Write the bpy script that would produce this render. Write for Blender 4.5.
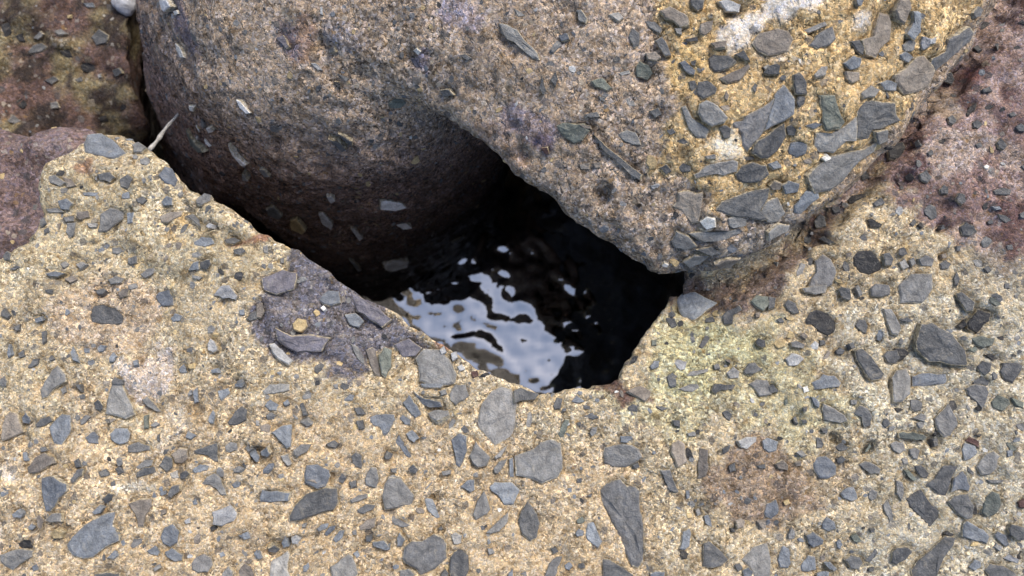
import bpy, math, random
import numpy as np
from mathutils import Vector, Matrix
from mathutils.bvhtree import BVHTree

random.seed(11)
RNG = np.random.default_rng(7)
R = math.radians
scene = bpy.context.scene
for o in list(bpy.data.objects):
    bpy.data.objects.remove(o)
COL = scene.collection

# ------------------------------------------------------------------ camera
CAM_H, PITCH, LENS = 0.50, R(6.8), 28.0
cam_d = bpy.data.cameras.new("camera")
cam = bpy.data.objects.new("camera", cam_d)
COL.objects.link(cam)
cam.location = (0, 0, CAM_H)
cam.rotation_euler = (PITCH, 0, 0)
cam_d.lens, cam_d.sensor_width = LENS, 36.0
cam_d.clip_start, cam_d.clip_end = 0.01, 200
cam_d.dof.use_dof = True
cam_d.dof.focus_distance = 0.505
cam_d.dof.aperture_fstop = 8.0
scene.camera = cam

# ------------------------------------------------------------------ light
SUN_EL, SUN_AZ = R(50), R(38)        # azimuth from +Y towards +X
world = bpy.data.worlds.new("World")
scene.world = world
world.use_nodes = True
wn, wl = world.node_tree.nodes, world.node_tree.links
sky = wn.new("ShaderNodeTexSky")
sky.sky_type = 'NISHITA'
sky.sun_disc = False
sky.sun_elevation, sky.sun_rotation = SUN_EL, SUN_AZ
sky.air_density, sky.dust_density, sky.ozone_density = 1.0, 3.5, 0.8
wn["Background"].inputs[1].default_value = 0.15
wl.new(sky.outputs[0], wn["Background"].inputs[0])
sun_d = bpy.data.lights.new("sun", 'SUN')
sun_d.energy, sun_d.angle, sun_d.color = 1.5, R(24), (1.0, 0.94, 0.84)
sun = bpy.data.objects.new("sun", sun_d)
COL.objects.link(sun)
sd = Vector((math.sin(SUN_AZ) * math.cos(SUN_EL), math.cos(SUN_AZ) * math.cos(SUN_EL), math.sin(SUN_EL)))
sun.rotation_euler = sd.to_track_quat('Z', 'Y').to_euler()
vs = scene.view_settings
vs.view_transform, vs.look, vs.exposure, vs.gamma = 'Standard', 'None', 0.74, 1.0
vs.use_curve_mapping = False

# ------------------------------------------------------------------ helpers
def cam_ray(px, py):
    k = 36.0 / LENS / 1024.0
    x, y = (px - 512) * k, -(py - 288) * k
    c, s = math.cos(PITCH), math.sin(PITCH)
    return Vector((x, y * c + s, y * s - c))

def P(px, py, z=0.0):
    "plan position at height z of a point surveyed in the picture"
    d = cam_ray(px, py)
    t = (z - CAM_H) / d.z
    return (d.x * t, d.y * t)

def tag(o, label=None, cat=None, group=None, kind=None):
    if label: o["label"] = label
    if cat: o["category"] = cat
    if group: o["group"] = group
    if kind: o["kind"] = kind
    return o

NT = [np.random.default_rng(100 + i).random((48, 48, 48)).astype(np.float32) for i in range(4)]
def vnoise(p, scale, k=0):
    "value noise in 0..1, p = (n,3)"
    T = NT[k % 4]
    q = p * scale + 17.31 * (k + 1)
    i = np.floor(q).astype(np.int64)
    f = (q - i).astype(np.float32)
    f = f * f * (3 - 2 * f)
    i0 = i % 48; i1 = (i + 1) % 48
    x0, y0, z0 = i0[:, 0], i0[:, 1], i0[:, 2]; x1, y1, z1 = i1[:, 0], i1[:, 1], i1[:, 2]
    fx, fy, fz = f[:, 0], f[:, 1], f[:, 2]
    def L(a, b, t): return a + (b - a) * t
    return L(L(L(T[x0, y0, z0], T[x1, y0, z0], fx), L(T[x0, y1, z0], T[x1, y1, z0], fx), fy),
             L(L(T[x0, y0, z1], T[x1, y0, z1], fx), L(T[x0, y1, z1], T[x1, y1, z1], fx), fy), fz)
def fbm(p, scale, k=0, octv=4, gain=0.5):
    s = np.zeros(len(p), np.float32); a = 1.0; t = 0
    for o in range(octv):
        s += a * vnoise(p, scale * 2.03 ** o, k + o); t += a; a *= gain
    return s / t
def cells(p, scale, k=0):
    "cellular noise: distance to nearest feature point, and a random value of that cell"
    q = p * scale + 31.7 * (k + 1)
    i = np.floor(q).astype(np.int64); f = q - i
    best = np.full(len(p), 9.0, np.float32); val = np.zeros(len(p), np.float32)
    for dx in (-1, 0, 1):
        for dy in (-1, 0, 1):
            for dz in (-1, 0, 1):
                c = (i + (dx, dy, dz)) % 48
                a = tuple(c.T)
                o = np.stack([NT[0][a], NT[1][a], NT[2][a]], 1) + (dx, dy, dz)
                d = ((o - f) ** 2).sum(1)
                m = d < best
                best[m] = d[m]; val[m] = NT[3][a][m]
    return np.sqrt(best), val
def sstep(a, b, x):
    t = np.clip((x - a) / (b - a), 0, 1)
    return t * t * (3 - 2 * t)

def poly_sdf(X, Y, pts):
    "signed distance to a polygon, negative inside"
    pts = np.asarray(pts, float)
    d = np.full(X.shape, 1e9); ins = np.zeros(X.shape, bool)
    n = len(pts)
    for i in range(n):
        ax, ay = pts[i - 1]; bx, by = pts[i]
        ex, ey = bx - ax, by - ay
        wx, wy = X - ax, Y - ay
        t = np.clip((wx * ex + wy * ey) / (ex * ex + ey * ey + 1e-18), 0, 1)
        d = np.minimum(d, (wx - ex * t) ** 2 + (wy - ey * t) ** 2)
        if abs(by - ay) > 1e-12:
            ins ^= ((ay > Y) != (by > Y)) & (X < ex * (Y - ay) / (by - ay) + ax)
    d = np.sqrt(d)
    return np.where(ins, -d, d).astype(np.float32)

def smax(a, b, k):
    h = np.maximum(k - np.abs(a - b), 0) / k
    return np.maximum(a, b) + h * h * k * 0.25
def smin(a, b, k): return -smax(-a, -b, k)

def surface_nets(F, org, h):
    S = F < 0
    nx, ny, nz = F.shape
    cnt = np.zeros((nx - 1, ny - 1, nz - 1), np.int8)
    for a in (0, 1):
        for b in (0, 1):
            for c in (0, 1):
                cnt += S[a:nx - 1 + a, b:ny - 1 + b, c:nz - 1 + c]
    act = (cnt > 0) & (cnt < 8)
    ci = np.argwhere(act)
    idx = np.full(act.shape, -1, np.int32)
    idx[act] = np.arange(len(ci))
    acc = np.zeros((len(ci), 3), np.float32); num = np.zeros(len(ci), np.float32)
    corners = [(a, b, c) for a in (0, 1) for b in (0, 1) for c in (0, 1)]
    val = {c: F[ci[:, 0] + c[0], ci[:, 1] + c[1], ci[:, 2] + c[2]] for c in corners}
    for c in corners:
        for ax in range(3):
            if c[ax]: continue
            e = list(c); e[ax] = 1; e = tuple(e)
            v0, v1 = val[c], val[e]
            m = (v0 < 0) != (v1 < 0)
            t = v0[m] / (v0[m] - v1[m])
            p = np.tile(np.array(c, np.float32), (m.sum(), 1)); p[:, ax] += t
            acc[m] += p; num[m] += 1
    V = (ci + acc / num[:, None]) * h + np.array(org)
    quads = []
    for ax in range(3):
        b, c = (ax + 1) % 3, (ax + 2) % 3
        sl0 = [slice(None)] * 3; sl1 = [slice(None)] * 3
        sl0[ax] = slice(0, -1); sl1[ax] = slice(1, None)
        a0, a1 = S[tuple(sl0)], S[tuple(sl1)]
        e = np.argwhere(a0 != a1)
        e = e[(e[:, b] > 0) & (e[:, c] > 0) & (e[:, b] < act.shape[b]) & (e[:, c] < act.shape[c])]
        flip = a0[e[:, 0], e[:, 1], e[:, 2]]
        q = []
        for db, dc in ((1, 1), (0, 1), (0, 0), (1, 0)):
            g = e.copy(); g[:, b] -= db; g[:, c] -= dc
            q.append(idx[g[:, 0], g[:, 1], g[:, 2]])
        q = np.stack(q, 1)
        q[~flip] = q[~flip][:, ::-1]
        quads.append(q)
    return V.astype(np.float32), np.concatenate(quads).astype(np.int32)

def make_mesh(name, V, Q):
    me = bpy.data.meshes.new(name)
    me.vertices.add(len(V)); me.vertices.foreach_set("co", np.ascontiguousarray(V, np.float32).ravel())
    me.loops.add(Q.size); me.loops.foreach_set("vertex_index", np.ascontiguousarray(Q, np.int32).ravel())
    me.polygons.add(len(Q))
    me.polygons.foreach_set("loop_start", np.arange(len(Q), dtype=np.int32) * Q.shape[1])
    me.polygons.foreach_set("use_smooth", np.ones(len(Q), bool))
    me.update(calc_edges=True)
    return me
def vnormals(V, Q):
    n = np.cross(V[Q[:, 2]] - V[Q[:, 0]], V[Q[:, 3]] - V[Q[:, 1]])
    N = np.zeros_like(V)
    for k in range(4):
        for j in range(3):
            N[:, j] += np.bincount(Q[:, k], n[:, j], len(V))
    return N / (np.linalg.norm(N, axis=1, keepdims=True) + 1e-12)

# ------------------------------------------------------------------ materials
class NB:
    def __init__(s, name):
        s.m = bpy.data.materials.new(name); s.m.use_nodes = True
        s.n, s.l = s.m.node_tree.nodes, s.m.node_tree.links
        s.b = s.n["Principled BSDF"]
        s.co = s.n.new("ShaderNodeTexCoord").outputs["Object"]
    def val(s, sock, v):
        if isinstance(v, bpy.types.NodeSocket): s.l.new(v, sock)
        else: sock.default_value = v
    def noise(s, scale, detail=3, rough=0.55, vec=None, dist=0.0):
        t = s.n.new("ShaderNodeTexNoise"); s.l.new(vec or s.co, t.inputs["Vector"])
        t.inputs["Scale"].default_value = scale; t.inputs["Detail"].default_value = detail
        t.inputs["Roughness"].default_value = rough; t.inputs["Distortion"].default_value = dist
        return t.outputs["Fac"]
    def voro(s, scale, vec=None, feature='F1'):
        t = s.n.new("ShaderNodeTexVoronoi"); t.feature = feature
        s.l.new(vec or s.co, t.inputs["Vector"]); t.inputs["Scale"].default_value = scale
        return t
    def ramp(s, fac, stops, interp='LINEAR'):
        r = s.n.new("ShaderNodeValToRGB"); s.val(r.inputs[0], fac)
        cr = r.color_ramp; cr.interpolation = interp
        while len(cr.elements) < len(stops): cr.elements.new(0.5)
        for e, (p, c) in zip(cr.elements, stops):
            e.position = p
            e.color = (c, c, c, 1) if isinstance(c, (int, float)) else (*c, 1)
        return r.outputs[0]
    def math(s, op, a, b=0.0, clamp=False):
        t = s.n.new("ShaderNodeMath"); t.operation = op; t.use_clamp = clamp
        s.val(t.inputs[0], a); s.val(t.inputs[1], b)
        return t.outputs[0]
    def mix(s, fac, a, b, mode='MIX'):
        t = s.n.new("ShaderNodeMix"); t.data_type = 'RGBA'; t.blend_type = mode
        s.val(t.inputs[0], fac)
        for i, v in ((6, a), (7, b)):
            if isinstance(v, (int, float)): v = (v, v, v, 1)
            elif isinstance(v, tuple) and len(v) == 3: v = (*v, 1)
            s.val(t.inputs[i], v)
        return t.outputs[2]
    def sep(s, c):
        t = s.n.new("ShaderNodeSeparateColor"); s.l.new(c, t.inputs[0]); return t.outputs
    def mapping(s, scale):
        t = s.n.new("ShaderNodeMapping"); s.l.new(s.co, t.inputs[0]); t.inputs["Scale"].default_value = scale
        return t.outputs[0]
    def bump(s, h, strength, dist, normal=None):
        t = s.n.new("ShaderNodeBump"); t.inputs["Strength"].default_value = strength
        t.inputs["Distance"].default_value = dist; s.l.new(h, t.inputs["Height"])
        if normal: s.l.new(normal, t.inputs["Normal"])
        return t.outputs[0]

def cement_material(name, contrast=1.0, grain=760.0, pits=0.0):
    "weathered sandy concrete; the large colour zones come from the 'tint' attribute, alpha = wetness"
    b = NB(name)
    at = b.n.new("ShaderNodeAttribute"); at.attribute_name = "tint"
    wn = b.n.new("ShaderNodeTexNoise"); b.l.new(b.co, wn.inputs["Vector"])
    wn.inputs["Scale"].default_value = 420; wn.inputs["Detail"].default_value = 2
    wv = b.n.new("ShaderNodeVectorMath"); wv.operation = 'MULTIPLY_ADD'
    b.l.new(wn.outputs["Color"], wv.inputs[0]); wv.inputs[1].default_value = (.0042,) * 3; b.l.new(b.co, wv.inputs[2])
    warp = wv.outputs[0]
    v1 = b.voro(grain, warp); c1 = b.sep(v1.outputs["Color"])
    v2 = b.voro(grain * 0.43, warp); c2 = b.sep(v2.outputs["Color"])
    v3 = b.voro(grain * 0.2, warp); c3 = b.sep(v3.outputs["Color"])
    k = contrast
    val = b.ramp(c1[0], [(0.0, 1 - .64 * k), (.16, 1 - .34 * k), (.5, 1.0), (.78, 1 + .28 * k), (.93, 1 + .75 * k), (1.0, 1 + 1.1 * k)])
    hue = b.ramp(c1[1], [(0.0, (1.06, .98, .88)), (.35, (1, 1, 1)), (.6, (.95, 1.0, 1.14)), (.85, (1.06, .98, .88)), (.93, (1.0, .95, 1.0))], 'CONSTANT')
    tl = b.n.new("ShaderNodeRGBToBW"); b.l.new(at.outputs["Color"], tl.inputs[0])
    worn = b.math('MAXIMUM', b.sep(b.ramp(b.noise(14, 4, .6), [(.36, .5), (.60, 0.0)]))[0], b.sep(b.ramp(tl.outputs[0], [(.52, 0.0), (.66, .85)]))[0])
    val = b.mix(worn, val, 1.0)
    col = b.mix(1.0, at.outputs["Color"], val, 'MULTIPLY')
    col = b.mix(1.0, col, hue, 'MULTIPLY')
    # coarser sand grains
    g2 = b.ramp(c2[2], [(0.0, (.66, .60, .48)), (.22, (.10, .10, .105)), (.4, (.46, .29, .11)), (.52, (.30, .29, .27)), (.7, (.72, .68, .60)), (.86, (.16, .12, .10))], 'CONSTANT')
    m2 = b.math('MULTIPLY', b.math('GREATER_THAN', c2[0], 0.80), b.math('LESS_THAN', v2.outputs["Distance"], 0.42))
    m2 = b.math('MULTIPLY', m2, b.math('SUBTRACT', .66, b.math('MULTIPLY', worn, .66), True))
    g2 = b.mix(.4, g2, b.mix(1.0, g2, at.outputs["Color"], 'MULTIPLY'))
    col = b.mix(m2, col, g2)
    g3 = b.ramp(c3[2], [(0.0, (.12, .12, .125)), (.45, (.22, .22, .22)), (.7, (.38, .33, .25)), (.85, (.10, .10, .11))], 'CONSTANT')
    m3 = b.math('MULTIPLY', b.math('GREATER_THAN', c3[0], 0.86), b.math('LESS_THAN', v3.outputs["Distance"], 0.36))
    m3 = b.math('MULTIPLY', m3, 0.7)
    g3 = b.mix(.35, g3, b.mix(1.0, g3, at.outputs["Color"], 'MULTIPLY'))
    col = b.mix(m3, col, g3)
    blot = b.ramp(b.noise(38, 6, .62), [(.28, .66), (.5, 1.0), (.74, 1.3)])
    col = b.mix(1.0, col, blot, 'MULTIPLY')
    dirt = b.ramp(b.noise(135, 5, .65, None, .4), [(.34, (.58, .53, .46)), (.47, (1, 1, 1)), (.66, (1.06, 1.06, 1.08))])
    col = b.mix(1.0, col, dirt, 'MULTIPLY')
    fine = b.ramp(b.noise(900, 3, .7), [(.3, .72), (.7, 1.26)])
    col = b.mix(1.0, col, fine, 'MULTIPLY')
    vp = b.voro(300, warp); cp = b.sep(vp.outputs["Color"])
    pore = b.math('MULTIPLY', b.math('GREATER_THAN', cp[1], .86), b.math('LESS_THAN', vp.outputs["Distance"], .30))
    b.l.new(col, b.b.inputs["Base Color"])
    h = b.math('ADD', b.math('MULTIPLY', v1.outputs["Distance"], -0.35), b.math('MULTIPLY', b.noise(520, 5, .75), 1.2))
    h = b.math('ADD', h, b.math('MULTIPLY', b.noise(170, 3, .6), 0.8))
    h = b.math('SUBTRACT', h, b.math('MULTIPLY', pore, 1.1))
    if pits:
        pv = b.n.new("ShaderNodeMapping"); b.l.new(b.co, pv.inputs[0])
        pv.inputs["Rotation"].default_value = (.4, .3, .7); pv.inputs["Scale"].default_value = (210, 105, 170)
        pt = b.ramp(b.noise(1.0, 4, .6, pv.outputs[0]), [(.54, 0.0), (.66, 1.0)])
        h = b.math('SUBTRACT', h, b.math('MULTIPLY', pt, pits))
    b.l.new(b.bump(h, 0.95, 0.0017), b.b.inputs["Normal"])
    b.l.new(b.math('SUBTRACT', 0.92, b.math('MULTIPLY', at.outputs["Alpha"], 0.5)), b.b.inputs["Roughness"])
    b.b.inputs["Specular IOR Level"].default_value = 0.3
    return b.m

def stone_material(name, base, rough=0.72, streak=1.0):
    b = NB(name)
    oi = b.n.new("ShaderNodeObjectInfo").outputs["Random"]
    sv = b.mapping((120, 210, 190))
    n1 = b.noise(1.0, 6, .65, sv, 0.6)
    n2 = b.noise(150, 5, .6)
    n3 = b.noise(1400, 2, .6)
    v = b.ramp(n1, [(.25, .72), (.5, 1.0), (.75, 1.32)])
    col = b.mix(1.0, (*base, 1), v, 'MULTIPLY')
    col = b.mix(1.0, col, b.ramp(n2, [(.3, (.70, .69, .68)), (.5, (1, 1, 1)), (.72, (1.2, 1.22, 1.25))]), 'MULTIPLY')
    col = b.mix(1.0, col, b.ramp(n3, [(.3, .78), (.7, 1.22)]), 'MULTIPLY')
    col = b.mix(1.0, col, b.ramp(oi, [(0, (.70, .71, .74)), (.5, (1, .99, .97)), (.85, (1.2, 1.19, 1.16)), (1, (1.5, 1.48, 1.42))]), 'MULTIPLY')
    dust = b.ramp(b.noise(210, 4, .7), [(.55, 0.0), (.72, .55)])
    col = b.mix(dust, col, b.mix(.55, col, (.36, .31, .22, 1)))
    vein = b.ramp(b.noise(60, 2, .5, None, 1.5), [(.492, 0.0), (.5, .16), (.508, 0.0)])
    col = b.mix(vein, col, (.5, .48, .44, 1))
    rim = b.n.new("ShaderNodeAttribute"); rim.attribute_name = "rim"
    rm = b.math('MULTIPLY', rim.outputs["Fac"], b.noise(330, 4, .75))
    rm = b.ramp(rm, [(.36, 0.0), (.50, .85)])
    vg = b.voro(700); cg = b.sep(vg.outputs["Color"])
    col = b.mix(rm, col, b.ramp(cg[0], [(0, (.16, .12, .07)), (.4, (.40, .33, .20)), (1, (.66, .58, .42))]))
    b.l.new(col, b.b.inputs["Base Color"])
    h = b.math('ADD', b.math('MULTIPLY', n1, 1.0 * streak), b.math('MULTIPLY', b.noise(430, 5, .7), .9))
    b.l.new(b.bump(h, 0.85, 0.0022), b.b.inputs["Normal"])
    b.b.inputs["Roughness"].default_value = rough
    b.b.inputs["Specular IOR Level"].default_value = 0.4
    return b.m

MAT = {'': stone_material("grey_stone", (.185, .185, .182)),
       'b': stone_material("blue_grey_stone", (.165, .182, .205)),
       'd': stone_material("dark_stone", (.095, .098, .102), .6),
       'k': stone_material("black_stone", (.030, .030, .032), .5),
       'g': stone_material("green_grey_stone", (.135, .150, .130)),
       'p': stone_material("pale_stone", (.34, .345, .35)),
       'w': stone_material("white_stone", (.66, .65, .61)),
       't': stone_material("tan_stone", (.47, .36, .19)),
       'n': stone_material("brown_grey_stone", (.20, .175, .15)),
       'v': stone_material("violet_grey_stone", (.135, .128, .15)),
       'l': stone_material("light_grey_stone", (.255, .25, .24)),
       's': stone_material("bleached_white_stone", (.82, .81, .80), .5),
       'r': stone_material("dark_red_stone", (.085, .045, .04))}
KEYS = list(MAT)
CEM = cement_material("sandy_concrete", 1.12)
CEM_B = cement_material("worn_concrete", 1.25, 640.0, 1.6)
CEM_C = cement_material("weedy_concrete", 0.9, 560.0)
# Outlines of the embedded stones, surveyed tile by tile (sixths of a unit inside each tile):
# one stone per ';', optional colour letter before ':'
STONES = {
(0,96): "b:495,290 520,225 600,215 680,260 720,300 760,340 680,380 560,350 500,340; 290,480 330,470 400,520 360,545 295,520; n:370,480 430,500 460,540 400,550; 580,470 660,455 695,490 660,520 600,505; 715,500 768,465 800,500 768,560 720,545; k:90,30 130,10 165,50 140,80 100,60; 40,150 80,110 130,150 90,170; 300,40 340,30 360,70 310,80; k:690,50 740,30 768,70 720,95; k:590,130 640,120 650,160 600,160",
(128,96): "20,290 60,270 115,310 80,340 30,335; 65,375 110,360 135,385 110,415 70,405; b:175,470 220,415 265,430 300,500 285,545 215,515; s:655,20 680,30 735,100 710,105 675,70; g:360,200 390,250 465,330 440,335 390,290; s:470,250 510,290 500,300 475,270; s:620,280 660,350 720,400 700,410 640,340; s:485,180 510,175 525,200 500,210; w:380,50 410,60 405,85 385,75; p:695,450 730,490 700,490",
(0,192): "b:345,50 400,35 445,70 410,110 365,105; 270,100 350,95 385,120 300,125; d:235,170 265,150 275,190 245,210; d:260,225 290,210 300,240 265,255; 400,185 455,180 440,260 415,275 390,240; n:340,190 365,180 350,240; n:460,120 530,110 540,150 480,170 450,150; 370,150 440,140 440,175 390,180; 600,130 660,90 750,115 745,160 690,200 640,245 580,245 595,190; 520,185 590,190 580,215 530,210; b:585,345 640,305 665,315 640,345 590,365; 670,335 720,330 745,355 700,375 670,365; 355,430 395,410 420,435 385,460; 450,435 490,415 520,435 480,465; b:270,490 330,475 395,490 350,510 290,505; n:385,520 440,500 470,525 420,545; 640,525 690,500 745,515 730,545 660,555; d:15,390 40,350 65,370 65,410 25,410; d:60,460 100,440 130,450 80,470; b:485,0 600,0 580,20 500,20; b:720,10 770,-5 780,40 730,40",
(128,192): "d:45,40 90,25 120,50 90,75 60,65; b:200,60 230,20 270,35 270,80 215,85; 405,50 460,5 500,15 495,55 440,85 410,75; 0,125 40,120 30,185 0,195; 190,150 250,120 330,110 320,140 240,190 200,185; d:340,140 390,130 430,170 440,215 400,180; 380,305 440,265 500,270 525,310 460,330 390,320; 375,365 420,350 445,380 410,395 380,390; b:360,470 395,420 430,410 430,465; d:430,420 490,405 500,430 470,470 425,460; d:0,395 55,380 55,425 20,440 0,430; 65,495 110,460 155,455 150,490 100,520; d:575,285 640,270 685,290 640,310 590,305; d:630,350 690,335 710,355 670,380 640,375; 630,490 680,475 700,505 670,535 630,525; 0,560 50,545 60,576 0,590; 385,495 450,510 430,530 390,515; p:465,205 485,185 505,195 495,215 475,215",
(256,192): "40,330 70,315 75,370 45,365; 145,400 170,390 170,430 145,425; s:425,10 450,5 475,40 450,55; s:375,130 400,120 460,190 450,215 400,180; s:570,210 590,205 640,270 620,280; t:210,160 250,150 300,220 280,235 220,210; 65,90 110,80 160,130 140,145 80,120; p:560,400 590,415 630,460 610,465",
(0,288): "d:5,150 30,120 65,165 50,185 15,170; d:265,10 310,5 315,35 280,30; d:575,15 620,0 640,15 610,40 580,35; 705,35 740,5 780,0 770,50 720,65; 530,165 545,100 600,90 690,115 745,175 735,220 680,225 600,220 540,210; d:80,235 125,215 120,255 95,260; b:60,335 75,400 50,420 50,380; d:105,390 140,370 150,410 115,420; d:165,480 200,425 240,420 230,455 190,480; d:290,425 310,400 330,425 300,440; b:425,385 440,350 455,390 480,450 440,435; b:580,360 600,340 640,345 620,380 590,385; b:655,420 680,385 705,410 680,445 655,445; b:510,430 560,430 570,465 530,470; b:500,360 540,360 535,390 505,390; 265,560 310,490 345,460 400,520 400,560 350,590 320,610 285,655 250,665 235,620; d:670,560 690,535 740,555 740,580 680,580; 0,545 30,520 45,560 40,590 0,590; b:210,185 245,170 260,195 225,210; d:255,260 275,255 280,320 260,340",
(128,288): "b:155,50 170,25 240,5 265,60 275,105 200,110; b:255,180 280,150 330,165 310,200 265,205; b:665,135 695,125 700,160 670,165; d:705,185 740,150 780,130 775,190 730,200; p:475,345 490,300 520,320 540,375 510,390 480,375; t:360,460 400,450 405,485 370,485; d:350,365 385,355 390,385 355,385; b:300,490 330,455 355,510 310,510; 660,365 690,345 710,375 680,385; b:500,490 535,480 545,510 505,510; b:30,440 60,430 65,465 35,470; 650,560 685,540 690,590 650,590; p:510,45 560,-15 610,-20 640,20 665,50 650,72 570,65",
(256,288): "p:75,340 110,330 180,400 225,440 200,470 130,430 95,390; d:345,470 380,440 415,455 400,490 365,515 345,500; 565,330 610,350 650,420 655,465 620,440 590,390; 655,370 700,350 730,420 750,540 710,520 680,450; w:385,120 405,105 425,125 405,140; t:215,215 250,180 300,190 310,230 270,265 225,250; b:370,70 430,10 500,20 510,90 450,105 400,95; d:20,290 45,285 50,320 25,325; g:735,400 768,350 818,370 815,480 780,545 750,520; n:0,100 40,90 50,150 30,190 0,180; v:30,-60 160,-110 250,-90 230,10 120,40 40,10; v:110,240 210,290 330,280 450,300 400,380 240,390 120,310; b:530,160 600,150 650,200 620,240 560,220; v:560,20 640,60 740,120 820,190 760,240 680,190 600,140",
(384,288): "185,420 230,360 330,365 400,430 440,520 430,580 300,600 210,560 200,470; p:330,370 360,345 375,385 345,400; p:440,470 470,455 490,490 455,500; r:365,300 410,330 430,360 395,350; v:60,340 150,300 230,360 190,410 110,420; r:520,500 560,490 570,530 530,540; p:400,390 430,380 440,420 410,440",
(0,384): "0,320 10,250 60,160 105,175 145,290 80,320 10,345; 130,200 155,170 190,220 175,240 140,235; d:215,240 245,205 300,190 320,220 270,250 220,260; b:290,260 330,215 370,175 430,185 430,280 400,330 370,370 320,360 300,300; 475,220 510,185 545,195 510,235 480,250; b:505,320 560,280 590,310 590,360 530,355; b:660,300 690,265 768,265 790,300 775,345 720,365 665,335; 640,180 655,60 680,-30 720,-35 770,80 815,185 760,215 700,195; d:565,110 590,90 625,130 610,165 575,150; 360,30 385,15 395,50 375,65; d:455,5 490,0 495,50 475,30; 165,500 210,440 270,410 330,440 345,475 280,505 200,540 170,530; d:235,385 265,375 285,400 245,410; b:140,410 160,405 175,460 150,465; d:445,460 470,445 485,500 455,505; 425,576 470,510 510,505 495,545 440,600; d:590,530 640,505 660,545 610,560; d:690,510 720,490 750,530 710,545",
(128,384): "80,90 115,70 150,110 200,165 180,170 120,140; g:95,190 120,180 120,265 95,270; 135,250 170,225 195,245 160,260; b:390,40 415,20 425,110 400,120; b:535,40 600,20 615,55 560,105 545,80; b:480,210 510,155 525,170 515,240 485,235; 590,230 640,160 680,130 715,150 710,215 650,250 600,250; b:345,320 360,280 410,310 380,335; 390,400 460,375 540,350 545,470 520,470 480,430 410,420; 580,375 610,345 655,355 665,395 610,415 585,405; 695,385 715,360 740,390 720,410; b:735,430 768,400 790,440 770,470; b:385,515 430,480 490,490 480,515 400,535; 630,510 670,490 705,510 680,530 640,530; 250,430 300,390 355,395 360,450 320,485 275,480; d:185,490 225,430 265,440 270,500 235,530; 50,530 100,500 160,495 170,530 100,550 50,560; 40,500 110,450 150,455 140,490 60,515; 0,370 60,345 130,370 135,395 60,410 0,410; 250,530 300,510 310,560 260,560; d:310,540 350,515 375,540 340,570 315,570; d:175,310 190,295 190,350 175,340; b:640,0 690,-10 685,20 650,15",
(256,384): "35,45 80,0 205,0 205,35 110,60 50,65; b:50,130 85,90 140,125 125,160 80,160; 55,190 90,170 125,185 110,215 65,220; 160,110 190,90 205,120 175,135; 270,75 310,35 335,55 330,90 280,95; d:260,120 280,110 310,190 285,195; 265,230 310,215 345,240 310,255; b:525,95 560,60 595,70 580,100 535,105; b:90,290 150,250 215,240 210,380 185,390 130,330; 220,400 270,360 335,360 310,405 250,440 225,430; 25,405 65,375 85,420 70,440 30,430; b:30,520 70,480 130,465 95,520 70,545 35,540; 145,430 190,420 215,480 190,495 160,460; d:420,360 470,335 500,360 480,385 430,375; d:570,430 600,405 635,430 635,510 600,500 580,475; 590,140 630,140 660,180 610,185; d:600,220 640,215 650,270 615,275; b:670,200 720,180 768,175 830,180 840,215 795,300 765,315 740,265 690,245; 285,540 300,485 370,480 440,515 450,550 420,620 370,635 290,600; 655,560 690,495 725,500 740,560 720,630 660,610; d:495,560 515,530 540,560 520,600 495,590; 0,410 20,425 15,470 0,470; 0,215 20,220 20,250 0,250; 460,5 490,0 495,35 475,30",
(384,384): "110,110 150,60 200,130 225,185 190,205 150,165; b:170,45 240,90 340,110 355,135 280,145 220,115; 330,45 370,30 380,60 345,70; 390,60 430,0 490,0 515,70 480,100 430,130 395,100; 260,180 300,160 390,160 395,185 320,225 280,210; b:90,200 110,180 160,215 160,245 125,245; 385,240 410,205 435,220 415,255 390,280; b:130,300 170,275 215,325 180,355 150,335; b:60,350 85,295 130,370 170,440 150,450 100,390; d:0,440 20,400 55,420 40,450 10,455; 400,330 450,290 500,310 500,400 480,450 455,510 430,490 420,410; d:455,270 480,245 525,300 490,310; 510,430 550,340 600,400 640,440 620,490 560,505 530,480; 660,440 700,400 740,370 700,440 670,455; 555,220 580,120 640,40 700,10 768,20 800,100 800,250 770,320 660,380 600,310 560,260; 655,510 690,465 740,445 720,490 680,540 660,535; 345,525 400,515 400,540 355,550; 150,500 180,475 210,510 195,535 160,525; b:210,0 365,0 340,25 230,20; 20,560 50,545 100,560 100,590 20,590; b:750,450 775,440 780,560 755,560; 40,510 80,500 75,535 45,530; d:220,320 265,315 265,335 230,335",
(512,384): "d:5,40 50,20 130,50 165,60 140,95 60,100 10,120; d:245,130 270,75 305,85 290,150 255,155; 355,105 390,65 440,105 400,115; d:425,125 470,130 470,155 430,150; d:425,195 480,170 525,200 490,215; 465,290 480,260 515,255 505,295 480,315; 95,160 125,145 130,220 110,260 80,265 90,210; g:275,300 300,240 320,210 345,215 335,250 310,320 285,325; p:315,240 330,225 345,245 325,260; d:690,145 720,120 755,135 755,170 700,165; 685,45 740,15 800,20 838,45 830,80 800,110 750,80; b:645,310 720,310 730,325 690,355 650,350; 540,420 550,380 620,365 720,365 768,390 785,440 740,480 680,505 600,505 545,480; 10,430 120,390 240,325 295,350 305,430 310,500 280,560 180,600 110,570 20,550; d:725,490 760,475 765,500 735,505; d:385,570 420,560 420,590 390,590; d:300,150 330,145 325,160 305,165; d:390,235 415,230 415,250 395,250",
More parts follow.
